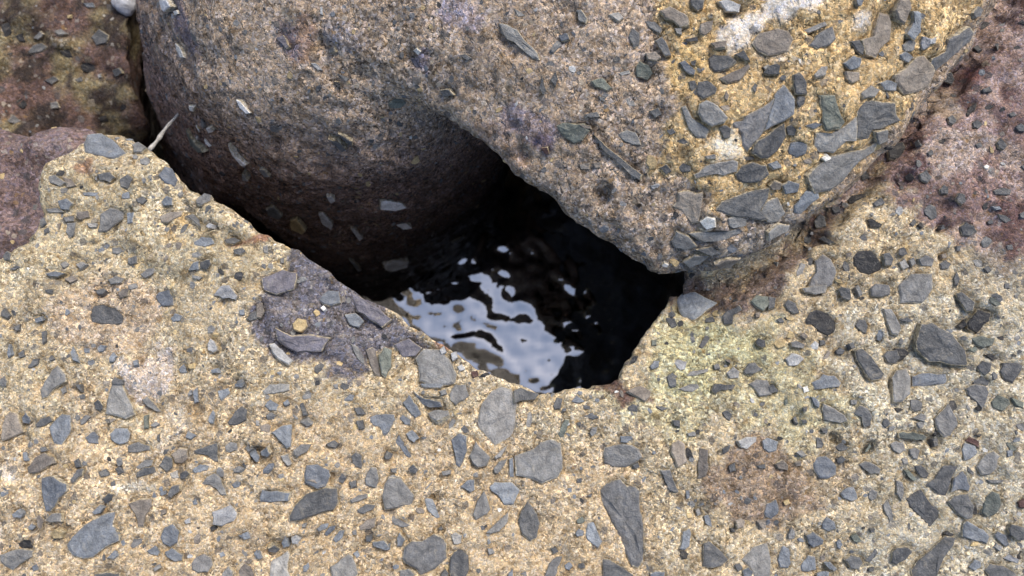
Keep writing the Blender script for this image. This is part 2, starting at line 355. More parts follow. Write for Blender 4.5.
(640,384): "220,30 300,0 350,0 365,25 320,50 270,45; d:425,40 440,0 580,0 560,35 490,35 450,60; 560,105 580,105 610,130 590,150 565,130; d:490,170 520,155 555,180 540,225 510,205; d:90,135 130,130 170,150 130,160; d:195,215 240,220 240,260 205,250; 280,295 330,285 340,310 290,315; n:185,360 230,330 265,355 270,420 285,470 220,505 200,450 180,410; 355,380 410,390 415,500 395,560 340,575 345,480; d:490,390 545,365 530,405 500,425; p:580,340 640,315 705,315 700,345 640,390 600,380; b:730,340 768,320 830,345 820,400 768,415 735,390; d:530,490 570,470 575,520 540,530; 120,515 180,510 200,576 235,650 210,660 170,640 140,560; d:700,490 750,480 755,505 710,505",
(768,384): "d:0,15 30,0 65,45 10,55; b:255,75 280,80 310,110 305,145 280,130; 320,150 330,115 400,145 460,185 480,220 430,235 330,215; d:510,175 550,125 600,145 630,200 620,250 575,265 560,200; 495,95 540,95 535,125 500,125; d:690,220 715,205 740,240 710,265 690,250; g:95,100 115,80 120,120 100,130; d:205,140 235,135 230,165 210,165; d:145,205 165,195 180,240 160,235; d:200,215 230,215 235,235 210,235; 315,270 355,265 350,290 320,285; d:285,320 315,320 335,360 320,390 290,385; d:400,375 440,350 485,380 460,400 420,400; g:580,410 610,355 620,375 595,410; 165,410 200,395 235,430 200,440; d:410,450 450,435 470,455 445,480 415,475; b:265,480 300,435 350,430 415,490 410,550 360,570 310,570 275,520; 540,480 580,460 640,480 680,510 670,540 610,540 570,510; n:40,480 90,455 125,490 120,520 60,510; 730,360 768,340 810,345 830,400 790,420 750,400; n:160,470 200,465 200,490 165,490; w:205,20 235,10 245,45 215,55",
(896,384): "d:85,90 130,90 165,110 155,160 110,170 85,150; 90,205 150,175 185,190 170,230 130,215; k:0,140 40,140 60,150 20,170; 225,210 290,140 310,110 345,170 375,250 330,310 290,325 250,285 235,240; k:320,95 355,90 380,140 350,165 320,140; 415,30 470,0 540,10 560,50 540,120 520,160 480,110 430,70; g:570,110 610,60 680,90 690,120 640,165 580,140; g:690,80 768,110 765,150 720,130; 720,240 768,230 790,290 740,280; g:15,295 110,290 195,320 180,340 100,335 20,325; 80,390 120,380 150,400 135,455 105,450 85,420; k:240,265 265,260 255,310 235,305; d:220,330 250,325 255,370 230,380; b:390,395 410,350 480,370 495,410 450,450 405,465; r:410,340 440,310 500,345 505,390 480,365; 480,500 540,420 590,400 625,430 610,500 560,550 510,550; g:620,310 700,360 740,390 700,420 660,350; 660,400 700,390 700,430 670,440; d:110,490 150,480 205,540 190,570 150,560 120,520; g:50,520 80,520 130,575 100,580; 430,490 470,530 470,555 430,520; k:480,150 500,140 510,165 490,165; k:480,305 520,300 510,320; k:610,270 630,265 630,280",
(0,480): "b:260,-20 330,-30 410,20 415,60 360,110 310,190 280,190 265,100; b:390,390 430,340 500,270 640,195 690,190 680,270 720,340 720,365 640,400 560,465 500,475 430,455 400,420; 610,120 650,80 685,85 660,130 625,145; b:550,195 590,155 620,170 600,200 565,210; b:75,205 110,175 140,200 130,225 85,220; b:165,280 185,260 210,280 190,300 170,300; 215,230 235,195 260,250 245,300 225,290; 280,240 320,200 375,195 375,250 310,255; 0,450 60,425 140,410 210,420 200,460 130,500 80,545 0,490; k:90,390 130,355 180,360 200,410 120,415; 640,470 690,420 715,450 690,470; d:560,565 640,555 720,560 720,590 560,590; 660,15 690,0 695,30 665,40; t:300,320 340,290 385,310 365,350 320,355; b:190,520 220,500 225,540 200,550",
(128,480): "440,20 470,-20 520,-45 560,-15 595,90 570,95 530,50 490,25; n:0,140 80,110 145,110 150,150 110,210 95,280 60,285 40,200 15,170; 240,90 265,35 310,30 315,65 260,110; b:190,75 225,65 230,85 200,95; b:385,130 405,110 415,150 390,150; 195,180 230,170 230,200 205,210; b:620,30 650,5 680,15 665,45 630,50; p:500,190 560,170 610,145 655,200 640,250 560,280 505,270; k:490,285 520,275 530,295 500,310; p:335,245 365,230 375,260 345,265; b:195,340 215,285 270,260 310,310 300,375 250,405 205,380; 385,350 420,315 445,330 430,390 390,385; b:110,425 165,390 195,430 180,455 130,445; b:220,430 260,405 330,450 325,485 280,490 230,460; 375,500 400,460 450,440 500,470 510,510 480,555 420,560 380,540; 0,410 30,350 90,350 80,380 30,415; b:545,440 570,425 585,450 555,465; b:660,330 715,310 740,350 700,360; 555,576 600,515 630,550 630,600 560,600; 660,540 700,495 740,520 765,576 740,620 670,600; 150,530 190,505 200,525 160,550; 755,440 775,420 775,470",
(256,480): "b:20,110 35,55 210,75 200,125 120,130 25,130; 195,220 230,150 300,80 420,40 495,45 500,140 470,180 360,210 260,245 195,250; b:365,290 400,265 435,260 430,285 375,310; b:405,330 440,280 485,265 470,300 420,345; b:460,360 500,300 535,300 520,350 480,380; 560,120 610,90 670,80 670,105 610,130 570,140; 605,180 660,145 720,150 700,180 640,205 610,195; n:610,280 660,240 725,220 715,280 680,300 620,305; 655,345 690,340 690,370 660,370; b:695,375 768,360 800,400 768,420 700,395; 575,310 600,300 605,330 580,330; p:210,345 240,330 265,355 250,385 215,380; 150,380 175,340 200,400 165,410; 70,410 110,385 145,410 120,435 75,430; 80,490 150,450 190,420 205,450 190,540 205,580 170,600 80,600; b:0,440 20,425 40,465 10,470; b:280,520 315,490 325,520 300,555 280,550; 440,520 510,470 555,440 580,450 615,560 590,600 460,600; 580,440 610,420 625,450 605,470; d:345,435 375,420 380,435 355,445; 275,265 300,260 295,285 275,280; 305,0 430,-10 410,15 360,25; 555,10 600,0 605,40 570,50; b:660,5 720,0 720,25 670,30",
(384,480): "-15,100 0,20 30,-20 100,-15 150,50 190,100 170,150 80,175 0,185; b:240,100 290,110 320,180 345,235 310,230 260,180; 30,240 50,210 100,240 165,275 120,285 60,270; b:455,40 500,0 545,0 545,60 520,75 475,50; 545,165 560,120 600,60 640,175 620,205 550,245 530,210; 610,320 680,250 745,190 745,250 690,310 640,325; b:630,40 660,10 768,10 820,60 780,150 720,155 680,90 640,65; 105,470 120,400 165,365 230,365 300,320 350,340 380,380 380,470 310,540 220,575 190,540 120,500; b:75,350 90,315 125,360 105,400 80,400; 400,330 430,310 470,330 465,380 420,385; d:390,510 420,430 460,405 510,450 515,540 490,590 400,590; d:345,560 370,535 390,560 380,590 340,590; 95,540 150,530 190,570 150,590 90,590; d:325,290 345,275 355,295 335,305; k:530,105 550,95 555,115 540,120; k:600,275 620,265 620,285 605,290; 230,70 280,5 295,10 250,60; b:745,560 775,530 775,590 745,590; 620,410 650,410 665,440 630,450; b:0,400 30,380 30,420 0,425",
(512,480): "d:35,240 55,180 95,120 150,200 170,260 150,350 110,370 60,330; b:380,320 400,290 430,310 425,335 390,340; g:385,240 420,215 440,245 420,260 390,260; b:440,330 455,260 490,245 520,320 545,370 520,415 480,385 450,360; 520,60 570,10 640,-20 690,30 740,30 768,50 770,180 785,220 790,500 760,540 720,530 680,450 650,360 590,250 540,150 530,100; d:540,470 580,475 640,510 740,576 720,600 540,600; d:230,410 260,400 280,430 250,445; 195,576 220,500 270,455 305,455 290,500 260,580 230,600; b:315,510 345,490 365,515 345,545 320,535; 400,505 425,495 440,525 410,530; d:375,0 435,0 430,20 380,20; 50,560 85,545 90,576; d:450,95 485,80 475,105; b:330,50 360,45 360,75 335,75",
(640,480): "b:240,420 260,310 300,290 310,320 300,400 270,425; b:380,215 410,205 430,250 435,290 390,260; 335,180 360,175 370,210 345,220; d:370,520 380,380 410,360 460,400 535,480 490,520 430,530; 570,240 610,225 630,250 620,285 580,295; k:540,290 570,285 575,315 550,315; 610,480 680,400 768,370 790,480 780,590 690,590 650,520; d:565,510 600,500 620,530 590,555; b:615,540 650,520 680,550 670,590 620,590; b:60,560 90,545 150,550 150,590 60,590; b:275,60 300,60 300,110 280,120; n:705,250 750,240 755,290 725,290; d:80,65 95,60 95,80",
(768,480): "b:-25,200 -10,140 50,115 65,150 65,205 20,235 -10,225; b:430,80 460,50 510,40 540,110 500,130 450,110; 600,80 620,50 660,70 650,115 620,125 600,110; 690,145 720,120 750,190 755,240 730,255 705,200; b:320,265 350,215 400,250 410,295 360,310 325,290; 120,330 145,285 165,310 160,355 125,355; b:225,330 270,310 335,360 330,385 270,405 240,380; 55,480 90,390 130,410 140,500 120,530 70,525; b:410,370 430,355 450,385 435,415 415,405; b:195,520 240,450 285,460 290,540 240,555 200,550; b:330,490 370,490 415,535 400,550 360,525; b:290,560 330,545 370,550 365,590 290,590; 460,480 500,450 550,460 570,500 545,540 495,530; d:580,490 630,440 645,405 665,430 650,470 610,505; g:495,340 530,320 565,365 540,380 510,365; d:595,530 630,520 630,545 600,550; d:610,295 640,290 635,315 615,315; t:90,130 120,115 135,140 105,155",
(896,480): "d:60,110 110,70 155,50 200,120 270,190 265,230 210,300 190,270 130,210 80,160; d:170,30 230,-10 280,-90 380,-90 340,-20 330,30 300,100 250,90; 345,-10 400,-60 430,-20 450,40 440,70 370,60 322,75; d:300,130 350,90 430,80 470,160 460,230 420,240 360,200; k:470,150 490,150 500,210 460,210; g:510,200 540,100 575,60 620,80 630,150 590,210 540,230; b:395,340 400,260 420,240 530,300 565,340 550,385 480,370; b:590,330 610,305 660,330 685,390 660,405 620,370; d:670,290 690,260 768,280 775,360 720,360 680,330; 585,400 600,375 640,400 620,430; p:645,470 680,445 745,480 740,505 690,490; k:740,430 775,415 775,520 750,500; b:430,520 470,470 510,490 510,520 470,545; d:525,540 560,500 640,510 720,560 740,600 560,600; d:85,550 130,480 200,430 250,380 300,330 360,345 350,390 290,470 260,540 240,600 100,600; k:295,325 320,310 360,335 330,345; d:0,405 70,400 100,430 60,480 0,515 -30,500 -25,430; 0,0 40,10 50,80 30,130 0,80; 545,0 650,0 640,15 560,15; r:730,130 768,110 775,170 740,165; d:75,260 90,255 90,300 75,300",
(640,288): "215,60 250,30 330,20 400,60 470,95 400,140 320,200 260,180 230,140; t:425,145 450,125 480,140 470,165 430,165; d:490,170 530,130 600,100 615,130 560,160 555,215 500,220; d:350,350 390,280 440,285 410,320 370,370; d:690,325 710,300 750,315 755,350 730,360 700,345; b:60,470 85,435 120,435 115,475 70,490; p:205,450 220,425 285,440 275,490 240,495; d:160,530 195,505 225,530 210,555 165,560; 275,530 300,500 410,480 410,500 340,525; 440,460 470,450 485,480 450,490; 515,510 560,470 600,500 595,540 540,545; d:620,500 650,450 690,445 740,490 680,515 630,520; 650,575 700,545 768,550 790,600 795,640 715,655 680,600; g:660,80 700,40 768,50 780,100 740,140 690,110; d:370,390 420,385 430,405 380,405; d:150,180 210,180 230,230 190,240; g:70,310 100,310 100,345 70,345; n:690,150 720,140 720,175 695,180; 380,180 440,170 455,205 390,205; 510,430 540,430 545,455",
(768,288): "d:95,100 120,65 165,90 190,150 160,160 125,140; k:220,195 250,140 300,125 370,150 415,200 415,260 370,295 300,260 260,220 225,220; d:520,225 545,185 585,185 600,230 585,280 550,255; 640,265 680,245 700,275 690,325 650,320; 690,120 740,125 768,170 800,240 780,290 740,280 710,210; n:190,285 215,265 240,290 225,310; 135,325 170,315 225,340 215,365 145,355; p:255,345 285,315 310,335 300,370 265,370; p:100,425 140,390 190,400 220,425 180,465 120,470; t:30,335 60,305 105,320 105,350 60,365; d:310,310 340,310 350,335 315,345; 325,430 365,370 380,385 360,425; d:405,380 435,355 465,375 450,400 410,400; d:520,370 560,355 620,410 670,480 700,520 680,550 620,560 570,490 530,430; d:480,335 505,325 520,360 495,370; d:690,405 720,375 780,370 800,420 768,455 710,450; b:260,565 330,515 400,525 440,570 430,595 330,605 280,611; 205,0 350,-20 345,30 280,42 215,25; d:415,10 440,-10 495,0 495,75 450,65; 525,0 545,-20 570,40 550,55; 615,0 650,-30 730,-20 735,40 680,55 620,50; d:50,190 80,175 100,205 70,210; d:0,50 50,60 40,120 0,130; 740,540 768,510 790,580 750,590; d:75,560 130,535 110,560",
(896,288): "10,-20 90,-90 220,-90 225,0 190,60 160,95 20,95; d:355,35 390,20 440,60 475,90 460,140 420,145 380,80; k:300,145 320,125 355,125 350,155 310,155; k:245,65 285,55 285,75 250,75; g:560,50 590,60 645,100 610,115 560,85; k:430,210 500,125 580,150 570,200 520,250 490,280 440,250; k:360,235 410,195 430,220 400,250; d:20,190 70,175 100,195 70,205; d:110,370 105,320 140,215 200,200 330,270 420,380 435,470 330,465 190,445; k:0,360 60,360 90,390 50,430 0,450 -20,420; -30,540 0,490 60,480 85,540 80,640 30,690 -20,690; b:95,530 150,510 310,510 320,560 310,576 200,590 100,590; d:480,470 515,435 570,450 565,500 530,530 495,500; d:615,500 640,445 740,445 768,460 740,520 700,575 650,555; d:450,560 520,530 570,560 560,590 470,590; g:440,300 520,285 590,300 570,350 520,360 470,340; k:545,405 590,400 625,430 590,440; k:600,290 650,285 660,320 620,310; d:710,40 735,35 735,60 715,65; g:440,370 480,345 495,370 470,390",
(768,192): "285,410 330,365 380,400 415,480 390,560 330,590 240,580 260,520 290,480; k:505,390 540,350 620,345 660,385 695,440 680,480 610,505 550,490 510,430; d:690,370 730,360 755,400 740,445 700,440; d:440,420 480,400 495,450 495,530 470,490 450,450; k:590,165 620,155 690,195 680,210 610,210; d:550,270 585,240 605,290 560,295; 170,480 200,420 230,430 210,490 175,510; d:210,270 250,255 270,290 240,310 215,300; d:240,390 265,390 255,440 235,430; d:270,180 310,130 345,150 350,210 290,220; d:380,90 430,85 435,125 395,130; k:470,40 500,10 590,0 590,20 510,65 480,65; 630,70 680,30 710,65 650,90; d:300,280 330,260 400,300 370,315; b:160,90 200,40 220,0 300,0 310,40 260,80 200,140 170,130; 0,60 60,40 110,130 60,180 0,180 -40,120; 40,210 70,195 130,200 120,235 60,260 0,290 0,240",
(896,192): "d:165,110 200,65 240,85 250,150 215,170 180,140; d:355,40 375,5 410,15 415,60 385,80; k:510,70 550,55 560,100 530,110; 570,85 620,85 640,105 600,110; d:380,210 420,175 470,200 490,240 440,270 395,260; d:510,300 540,260 585,290 560,330 520,335; d:80,190 110,160 125,180 100,210; k:130,195 150,180 170,210 150,220; d:265,215 285,195 295,220 270,230; d:260,430 300,405 335,430 320,460 275,465; d:345,520 365,475 385,520 370,560 350,560; 450,400 520,410 525,450 480,450; d:520,460 550,440 575,470 550,490; k:600,370 640,365 650,395 610,400; d:660,320 700,310 710,345 670,350; d:610,130 660,140 700,170 660,190 620,160; d:740,130 770,115 775,160 745,155; d:15,340 45,330 70,370 40,390 10,380; 15,420 50,395 80,450 40,470; 75,410 105,390 120,430 95,450; 130,400 180,375 235,400 220,450 150,445; d:550,175 585,165 585,190 555,195; d:650,550 680,545 680,580 650,580; d:360,325 390,320 385,355 360,355; n:275,375 305,365 310,395 280,400",
(896,96): "k:0,270 50,265 65,300 30,375 -40,370 -55,310; d:305,130 340,110 365,150 340,175 315,160; d:455,160 490,140 525,170 490,200 460,190; k:520,70 560,45 595,60 560,90; d:670,110 700,95 725,115 690,130; d:720,190 750,160 775,180 775,215 735,210; k:250,270 285,245 320,250 300,295 265,290; d:105,280 135,260 155,300 120,310; d:600,280 625,250 670,300 640,330 610,310; d:480,290 510,275 525,300 490,315; d:135,470 180,440 215,490 190,525 145,505; k:45,480 75,460 100,490 80,515 50,505; d:260,560 285,530 310,545 310,590 265,590; d:580,565 640,545 700,560 690,590 590,590; d:190,340 220,320 230,350 200,360; d:750,420 775,410 775,450; k:415,110 440,60 490,30 480,70 430,130",
(896,0): "0,60 20,0 80,0 90,50 60,140 20,110; 60,200 110,130 100,70 145,80 140,190 100,240; 40,270 80,240 120,250 110,300 60,310; p:150,270 160,220 210,230 200,280 165,300; b:20,330 60,310 105,345 70,375 30,350; 0,450 60,410 110,350 160,340 215,400 230,430 190,520 130,545 50,560 0,490; 215,400 230,350 300,310 320,240 380,210 440,170 460,200 440,250 380,300 300,370 240,420; 455,80 480,40 505,60 490,100 465,110; p:200,240 240,225 235,260 200,265; d:460,290 490,270 520,300 490,315; k:700,280 740,265 760,290 720,305; d:280,440 330,430 350,480 330,510 280,490; k:725,140 760,110 775,150; k:490,170 530,120 580,130 520,180; d:320,560 350,540 370,570 350,590; d:590,270 615,260 610,300; d:510,540 560,520 575,550 520,560",
(768,0): "250,270 290,215 340,180 385,160 405,230 380,260 300,290; 215,180 340,130 355,150 300,175 250,195; n:0,190 60,170 120,185 150,230 120,300 60,320 0,330 -60,300 -90,260 -50,200; d:490,250 550,240 580,290 570,330 540,310; 570,240 640,220 660,130 680,80 740,90 745,180 740,240 680,290 650,340 590,320; 450,380 510,335 555,350 545,400 490,420; 460,430 540,440 540,480 500,500 475,480; 560,560 620,510 670,540 640,580 580,590; b:675,500 720,480 775,500 770,545 700,540; 275,450 320,400 355,400 345,450 285,470; d:155,450 190,435 225,480 235,560 165,560; 0,400 50,385 70,400 65,450 0,450 -30,440; b:525,0 570,0 555,35 535,35",
(640,0): "d:300,0 385,0 375,50 345,65 310,35; 120,70 180,45 270,90 290,150 240,165 200,130 150,110; 210,170 250,165 250,210 220,200; 30,125 90,130 135,170 120,195 60,165; 90,250 130,225 165,275 185,330 150,335 110,280; w:475,10 520,0 600,30 590,75 520,65; n:425,260 520,250 510,290 450,295; d:410,350 440,330 530,335 575,370 530,410 450,430 415,400; 480,470 560,430 650,385 660,400 600,480 530,500; d:570,330 620,305 660,370 630,365; k:345,330 380,315 385,370 350,375; d:305,370 335,360 330,395 310,390; 235,380 270,365 330,420 325,450 280,435; d:350,490 400,480 460,530 450,560 380,590 340,560; d:290,490 330,480 350,540 330,576 300,530; n:360,150 440,120 430,180 385,215 360,200; d:270,235 345,220 350,245 290,250; 35,320 90,310 125,345 100,365 45,355; g:0,370 50,390 75,440 40,480 -20,460 -20,400; d:670,530 690,500 705,510 690,560; 740,400 775,385 775,450",
(512,0): "-80,140 -30,150 30,180 80,250 150,320 160,355 120,345 40,280 -30,235 -60,200; 390,60 415,60 450,110 440,140 400,120; 580,90 640,75 670,110 640,130; d:700,220 720,165 765,200 760,270 730,285; g:475,490 540,470 600,530 570,545 500,520; d:165,530 180,460 205,540 190,570; d:230,480 260,430 275,470 260,520; 640,440 700,420 710,440 660,455; 10,50 50,70 80,95 40,100; 280,215 330,200 345,235 300,250",
(512,96): "g:270,180 340,165 430,170 460,210 420,265 370,285 320,250 290,220; d:500,240 560,300 650,370 720,430 775,470 760,500 720,480 640,410 560,340; 640,230 690,205 740,220 768,290 720,290 660,260; 400,170 470,180 480,200 430,190; 670,20 710,10 740,60 700,60; n:400,410 460,400 460,440 410,440; n:490,400 530,395 530,430 495,430; r:180,310 215,305 225,345 195,340; 440,110 510,95 530,125 470,130; 520,0 560,10 555,35 530,20",
(640,96): "360,50 400,30 460,60 520,130 500,160 430,180 380,150 350,100; 250,70 275,60 310,130 370,170 410,200 390,250 340,250 290,190; d:475,190 510,175 545,195 540,245 505,255; 480,60 530,50 555,80 510,90; 550,160 620,150 640,120 700,90 768,50 800,20 770,130 740,210 680,290 650,330 620,290 610,220; d:230,430 260,400 305,420 300,450 250,455; d:120,430 160,410 190,450 160,470; 330,470 400,420 470,400 560,385 585,400 580,455 500,475 430,470 340,490; d:580,470 620,420 680,400 750,420 768,470 720,510 620,520 590,500; k:620,370 680,360 690,380 640,390; d:220,270 260,250 290,280 260,290; 160,205 200,195 215,220 180,235; 60,90 110,70 130,110 90,130; 390,360 450,350 455,375 400,375",
(768,96): "b:45,-10 100,-60 160,20 150,110 90,150 20,180 -20,205 10,100; 0,240 95,170 105,240 60,320 0,370 -40,370 -90,340 -60,270; d:175,40 190,0 230,5 225,40 190,70; d:110,190 140,175 175,200 165,240 120,235; b:120,330 135,285 190,275 235,290 225,350 170,370 125,350; g:320,0 400,0 420,70 455,155 430,195 350,210 330,150; 290,300 300,230 330,215 380,225 460,185 525,130 535,200 525,270 470,270 400,340 320,335; 540,250 550,120 565,50 640,35 768,50 800,150 740,170 690,200 630,205 600,270; 640,215 720,205 720,270 660,290; 250,480 300,430 390,370 470,350 580,330 660,285 640,340 560,390 500,450 450,510 380,560 290,580 265,530; 10,540 40,510 80,525 70,560 20,560; b:90,540 130,510 190,530 180,576 110,590; 215,385 260,375 265,405 225,405; 230,180 290,160 330,170 280,200; 0,410 50,390 80,430 30,440; k:560,470 600,450 620,490 570,510; w:330,375 360,350 385,375 350,395",
(640,192): "230,10 290,0 375,10 370,60 350,180 310,190 250,110 200,90 230,60; 465,110 500,60 580,30 660,0 768,-20 760,40 720,110 760,160 720,165 640,150 540,140; 530,160 570,150 640,170 640,210 560,220 530,200; 300,250 430,240 560,230 640,220 600,250 500,290 380,300 330,270; 190,300 220,240 290,270 340,330 270,350 210,340; b:510,350 550,315 590,345 560,370; w:130,440 145,420 170,430 160,445; 260,430 330,390 410,395 360,440 300,460; 340,350 430,330 500,370 430,385; n:450,430 520,400 600,400 540,450 470,455; w:360,180 400,150 450,160 455,210 400,225",
(384,0): "w:180,300 200,285 225,305 210,325; 460,330 490,325 530,350 500,360; d:340,540 390,535 420,570 360,580; v:150,350 190,350 215,400 190,405",
(256,0): "w:385,45 397,40 402,90 385,85; d:430,300 465,280 475,310 445,320; v:120,230 160,210 200,280 180,290; p:330,380 360,380 400,420 370,420; k:470,490 500,495 510,530 480,510; d:490,440 560,470 540,490",
(384,96): "g:25,55 60,20 120,25 135,50 100,80 40,75",
(256,96): "d:440,240 500,260 545,300 520,310 460,260; d:500,210 580,260 580,285 530,250; p:30,430 55,425 90,470 60,475",
(384,192): "s:-20,55 20,50 100,60 125,85 60,105 -20,100; s:70,185 130,180 160,200 110,210; s:0,430 60,400 140,405 130,440 60,460 10,455; p:400,300 450,275 480,260 460,285 420,305",
(128,0): "s:215,0 260,0 285,40 240,70 225,40; w:285,65 305,60 315,80 295,90; w:300,260 330,290 350,345 330,345 305,300",
(0,0): "k:0,140 50,130 70,190 40,225 0,220; k:85,215 130,195 150,250 110,250; d:165,320 200,270 250,255 285,280 250,310 190,325; 195,230 240,185 265,205 230,240; d:540,220 590,170 650,210 640,260 570,275; 325,185 370,175 410,205 350,210; k:470,390 520,370 580,400 570,435 490,430; k:350,310 410,300 440,350 390,350; d:265,480 320,455 355,480 310,510; d:680,420 720,405 740,440 700,465; k:445,100 500,85 515,110 460,115; 500,20 560,15 575,45 520,45; p:585,450 605,440 610,465 590,470; t:400,90 430,85 430,110 400,110; d:450,480 490,460 500,490 470,495; k:40,320 80,310 70,330",
}

# ------------------------------------------------------------------ the concrete blocks (closed solids)
def zones_colour(V, base, zones, k=0, zref=0.0, on=None):
    """colour zones of the concrete (stains, lichen, lime, algae, and painted contact shade) laid out in plan.
    zone = (kind, data, colour, strength, soft)"""
    n = len(V)
    col = np.tile(np.array(base, np.float32), (n, 1))
    wa_ = .075 if not on else .022
    w1 = (fbm(V, 22 if not on else 60, k, 4) - .5) * wa_
    w2 = (fbm(V, 22 if not on else 60, k + 2, 4) - .5) * wa_
    X, Y = V[:, 0] + w1, V[:, 1] + w2
    speck = fbm(V, 120, k + 1, 4, .65)
    speck2 = fbm(V, 300, k + 2, 2)
    for kind, data, c, st, soft in zones:
        if kind == 'e':
            px, py, rx, ry, ang = data
            cx, cy = on(px, py) if on else P(px, py, zref); s = 0.00063 if not on else 0.00058
            a = R(-ang); dx, dy = X - cx, Y - cy
            u = (dx * math.cos(a) + dy * math.sin(a)) / (rx * s); v = (-dx * math.sin(a) + dy * math.cos(a)) / (ry * s)
            m = 1 - sstep(1 - soft, 1 + soft, np.sqrt(u * u + v * v))
        else:
            d = poly_sdf(X, Y, [on(a, b) if on else P(a, b, zref) for a, b in data])
            m = 1 - sstep(-soft, soft, d)
        m = sstep(.30, .70, m + (speck - .5) * 1.5 * sstep(0, .08, m)) * min(st, 1.0) * (.8 + .3 * speck2); m = np.clip(m, 0, 1)[:, None]
        col = col * (1 - m) + np.array(c, np.float32) * m
    g = col.mean(1, keepdims=True)
    return col * .97 + g * .03

def roughen(V, Q, k, amp=1.0):
    N = vnormals(V, Q)
    d = (fbm(V, 28, k, 3) - .5) * .010 + (fbm(V, 95, k + 1, 3) - .5) * .0030 + (vnoise(V, 330, k + 2) - .5) * .0010
    pit = sstep(.70, .80, vnoise(V, 120, k + 3)) * .0014 + sstep(.70, .80, vnoise(V, 210, k)) * .0011
    return V + N * ((d - pit) * amp)[:, None]

def set_tint(me, col, wet):
    a = me.attributes.new("tint", 'FLOAT_COLOR', 'POINT')
    a.data.foreach_set("color", np.concatenate([col, wet[:, None]], 1).astype(np.float32).ravel())

def grid(x0, x1, y0, y1, z0, z1, h):
    xs = np.arange(x0, x1, h, dtype=np.float32); ys = np.arange(y0, y1, h, dtype=np.float32); zs = np.arange(z0, z1, h, dtype=np.float32)
    return xs, ys, zs

# --- the near block
A_EDGE = [(85,133),(108,131),(130,135),(150,147),(166,163),(190,190),(214,203),(232,213),(256,227),(290,246),(320,265),(352,284),(378,299),(395,308),
          (430,331),(470,359),(505,379),(528,389),(545,395),(562,395),(580,389),(596,385),(612,382),(628,359),(650,325),(668,302),(688,274),
          (698,245),(672,190),(640,120),(600,40),(540,-60),(505,-130),(470,-300)]  # unseen run under the upper block, shaped to block sky light from the gap
A_POLY = [P(*p) for p in A_EDGE] + [(.56, .46), (.56, -.42), (-.56, -.42), (-.56, .0)] + [P(*p) for p in [(-130,300),(-50,282),(0,259),(20,247),(38,234),(42,205),(43,178),(48,164),(66,152)]]
def plan_noise(X, Y, s, k):
    p = np.stack([X.ravel(), Y.ravel(), np.full(X.size, .37)], 1)
    return fbm(p, s, k, 3).reshape(X.shape) - .5
def A_top(X, Y):
    z = plan_noise(X, Y, 7, 0) * .022 + plan_noise(X, Y, 24, 2) * .006
    z = z + sstep(.10, .42, X) * .016 + sstep(.20, .5, X) * sstep(.05, .3, Y) * .03
    gx, gy = P(690, 300)
    z = z - .012 * np.exp(-((X - gx) ** 2 + (Y - gy) ** 2) / .03 ** 2)
    return z.astype(np.float32)
def A_plan(X, Y):
    d2 = poly_sdf(X, Y, A_POLY)
    return d2 + (plan_noise(X, Y, 45, 1) * .003 + plan_noise(X, Y, 150, 3) * .0032).astype(np.float32)

def near_block():
    h = .0021
    xs, ys, zs = grid(-.58, .58, -.44, .48, -.085, .07, h)
    X, Y = np.meshgrid(xs, ys, indexing='ij')
    d2, top = A_plan(X, Y), A_top(X, Y)
    Z = zs[None, None, :]
    uc = (.30 * (1 - sstep(.12, .22, Y)) + .02)[:, :, None].astype(np.float32)  # undercut fades out at the unseen back to keep sky light out
    F = smax(d2[:, :, None] + uc * np.maximum(-Z - .006, 0), Z - top[:, :, None], .007)
    F = np.maximum(F, -.075 - Z)
    V, Q = surface_nets(F, (xs[0], ys[0], zs[0]), h)
    del F
    # coarser lower body
    h2 = .008
    xs, ys, zs = grid(-.58, .58, -.44, .48, -.62, -.05, h2)
    X, Y = np.meshgrid(xs, ys, indexing='ij'); Z = zs[None, None, :]
    uc = (.30 * (1 - sstep(.12, .22, Y)) + .02)[:, :, None].astype(np.float32)  # same steep unseen back wall, shutting out sky light
    F = A_plan(X, Y)[:, :, None] + uc * np.maximum(-Z - .006, 0)
    F = np.maximum(np.maximum(F, Z + .066), -.60 - Z)
    V2, Q2 = surface_nets(F, (xs[0], ys[0], zs[0]), h2)
    V2 = roughen(V2, Q2, 5)
    V = roughen(V, Q, 0)
    return np.concatenate([V, V2]), np.concatenate([Q, Q2 + len(V)])

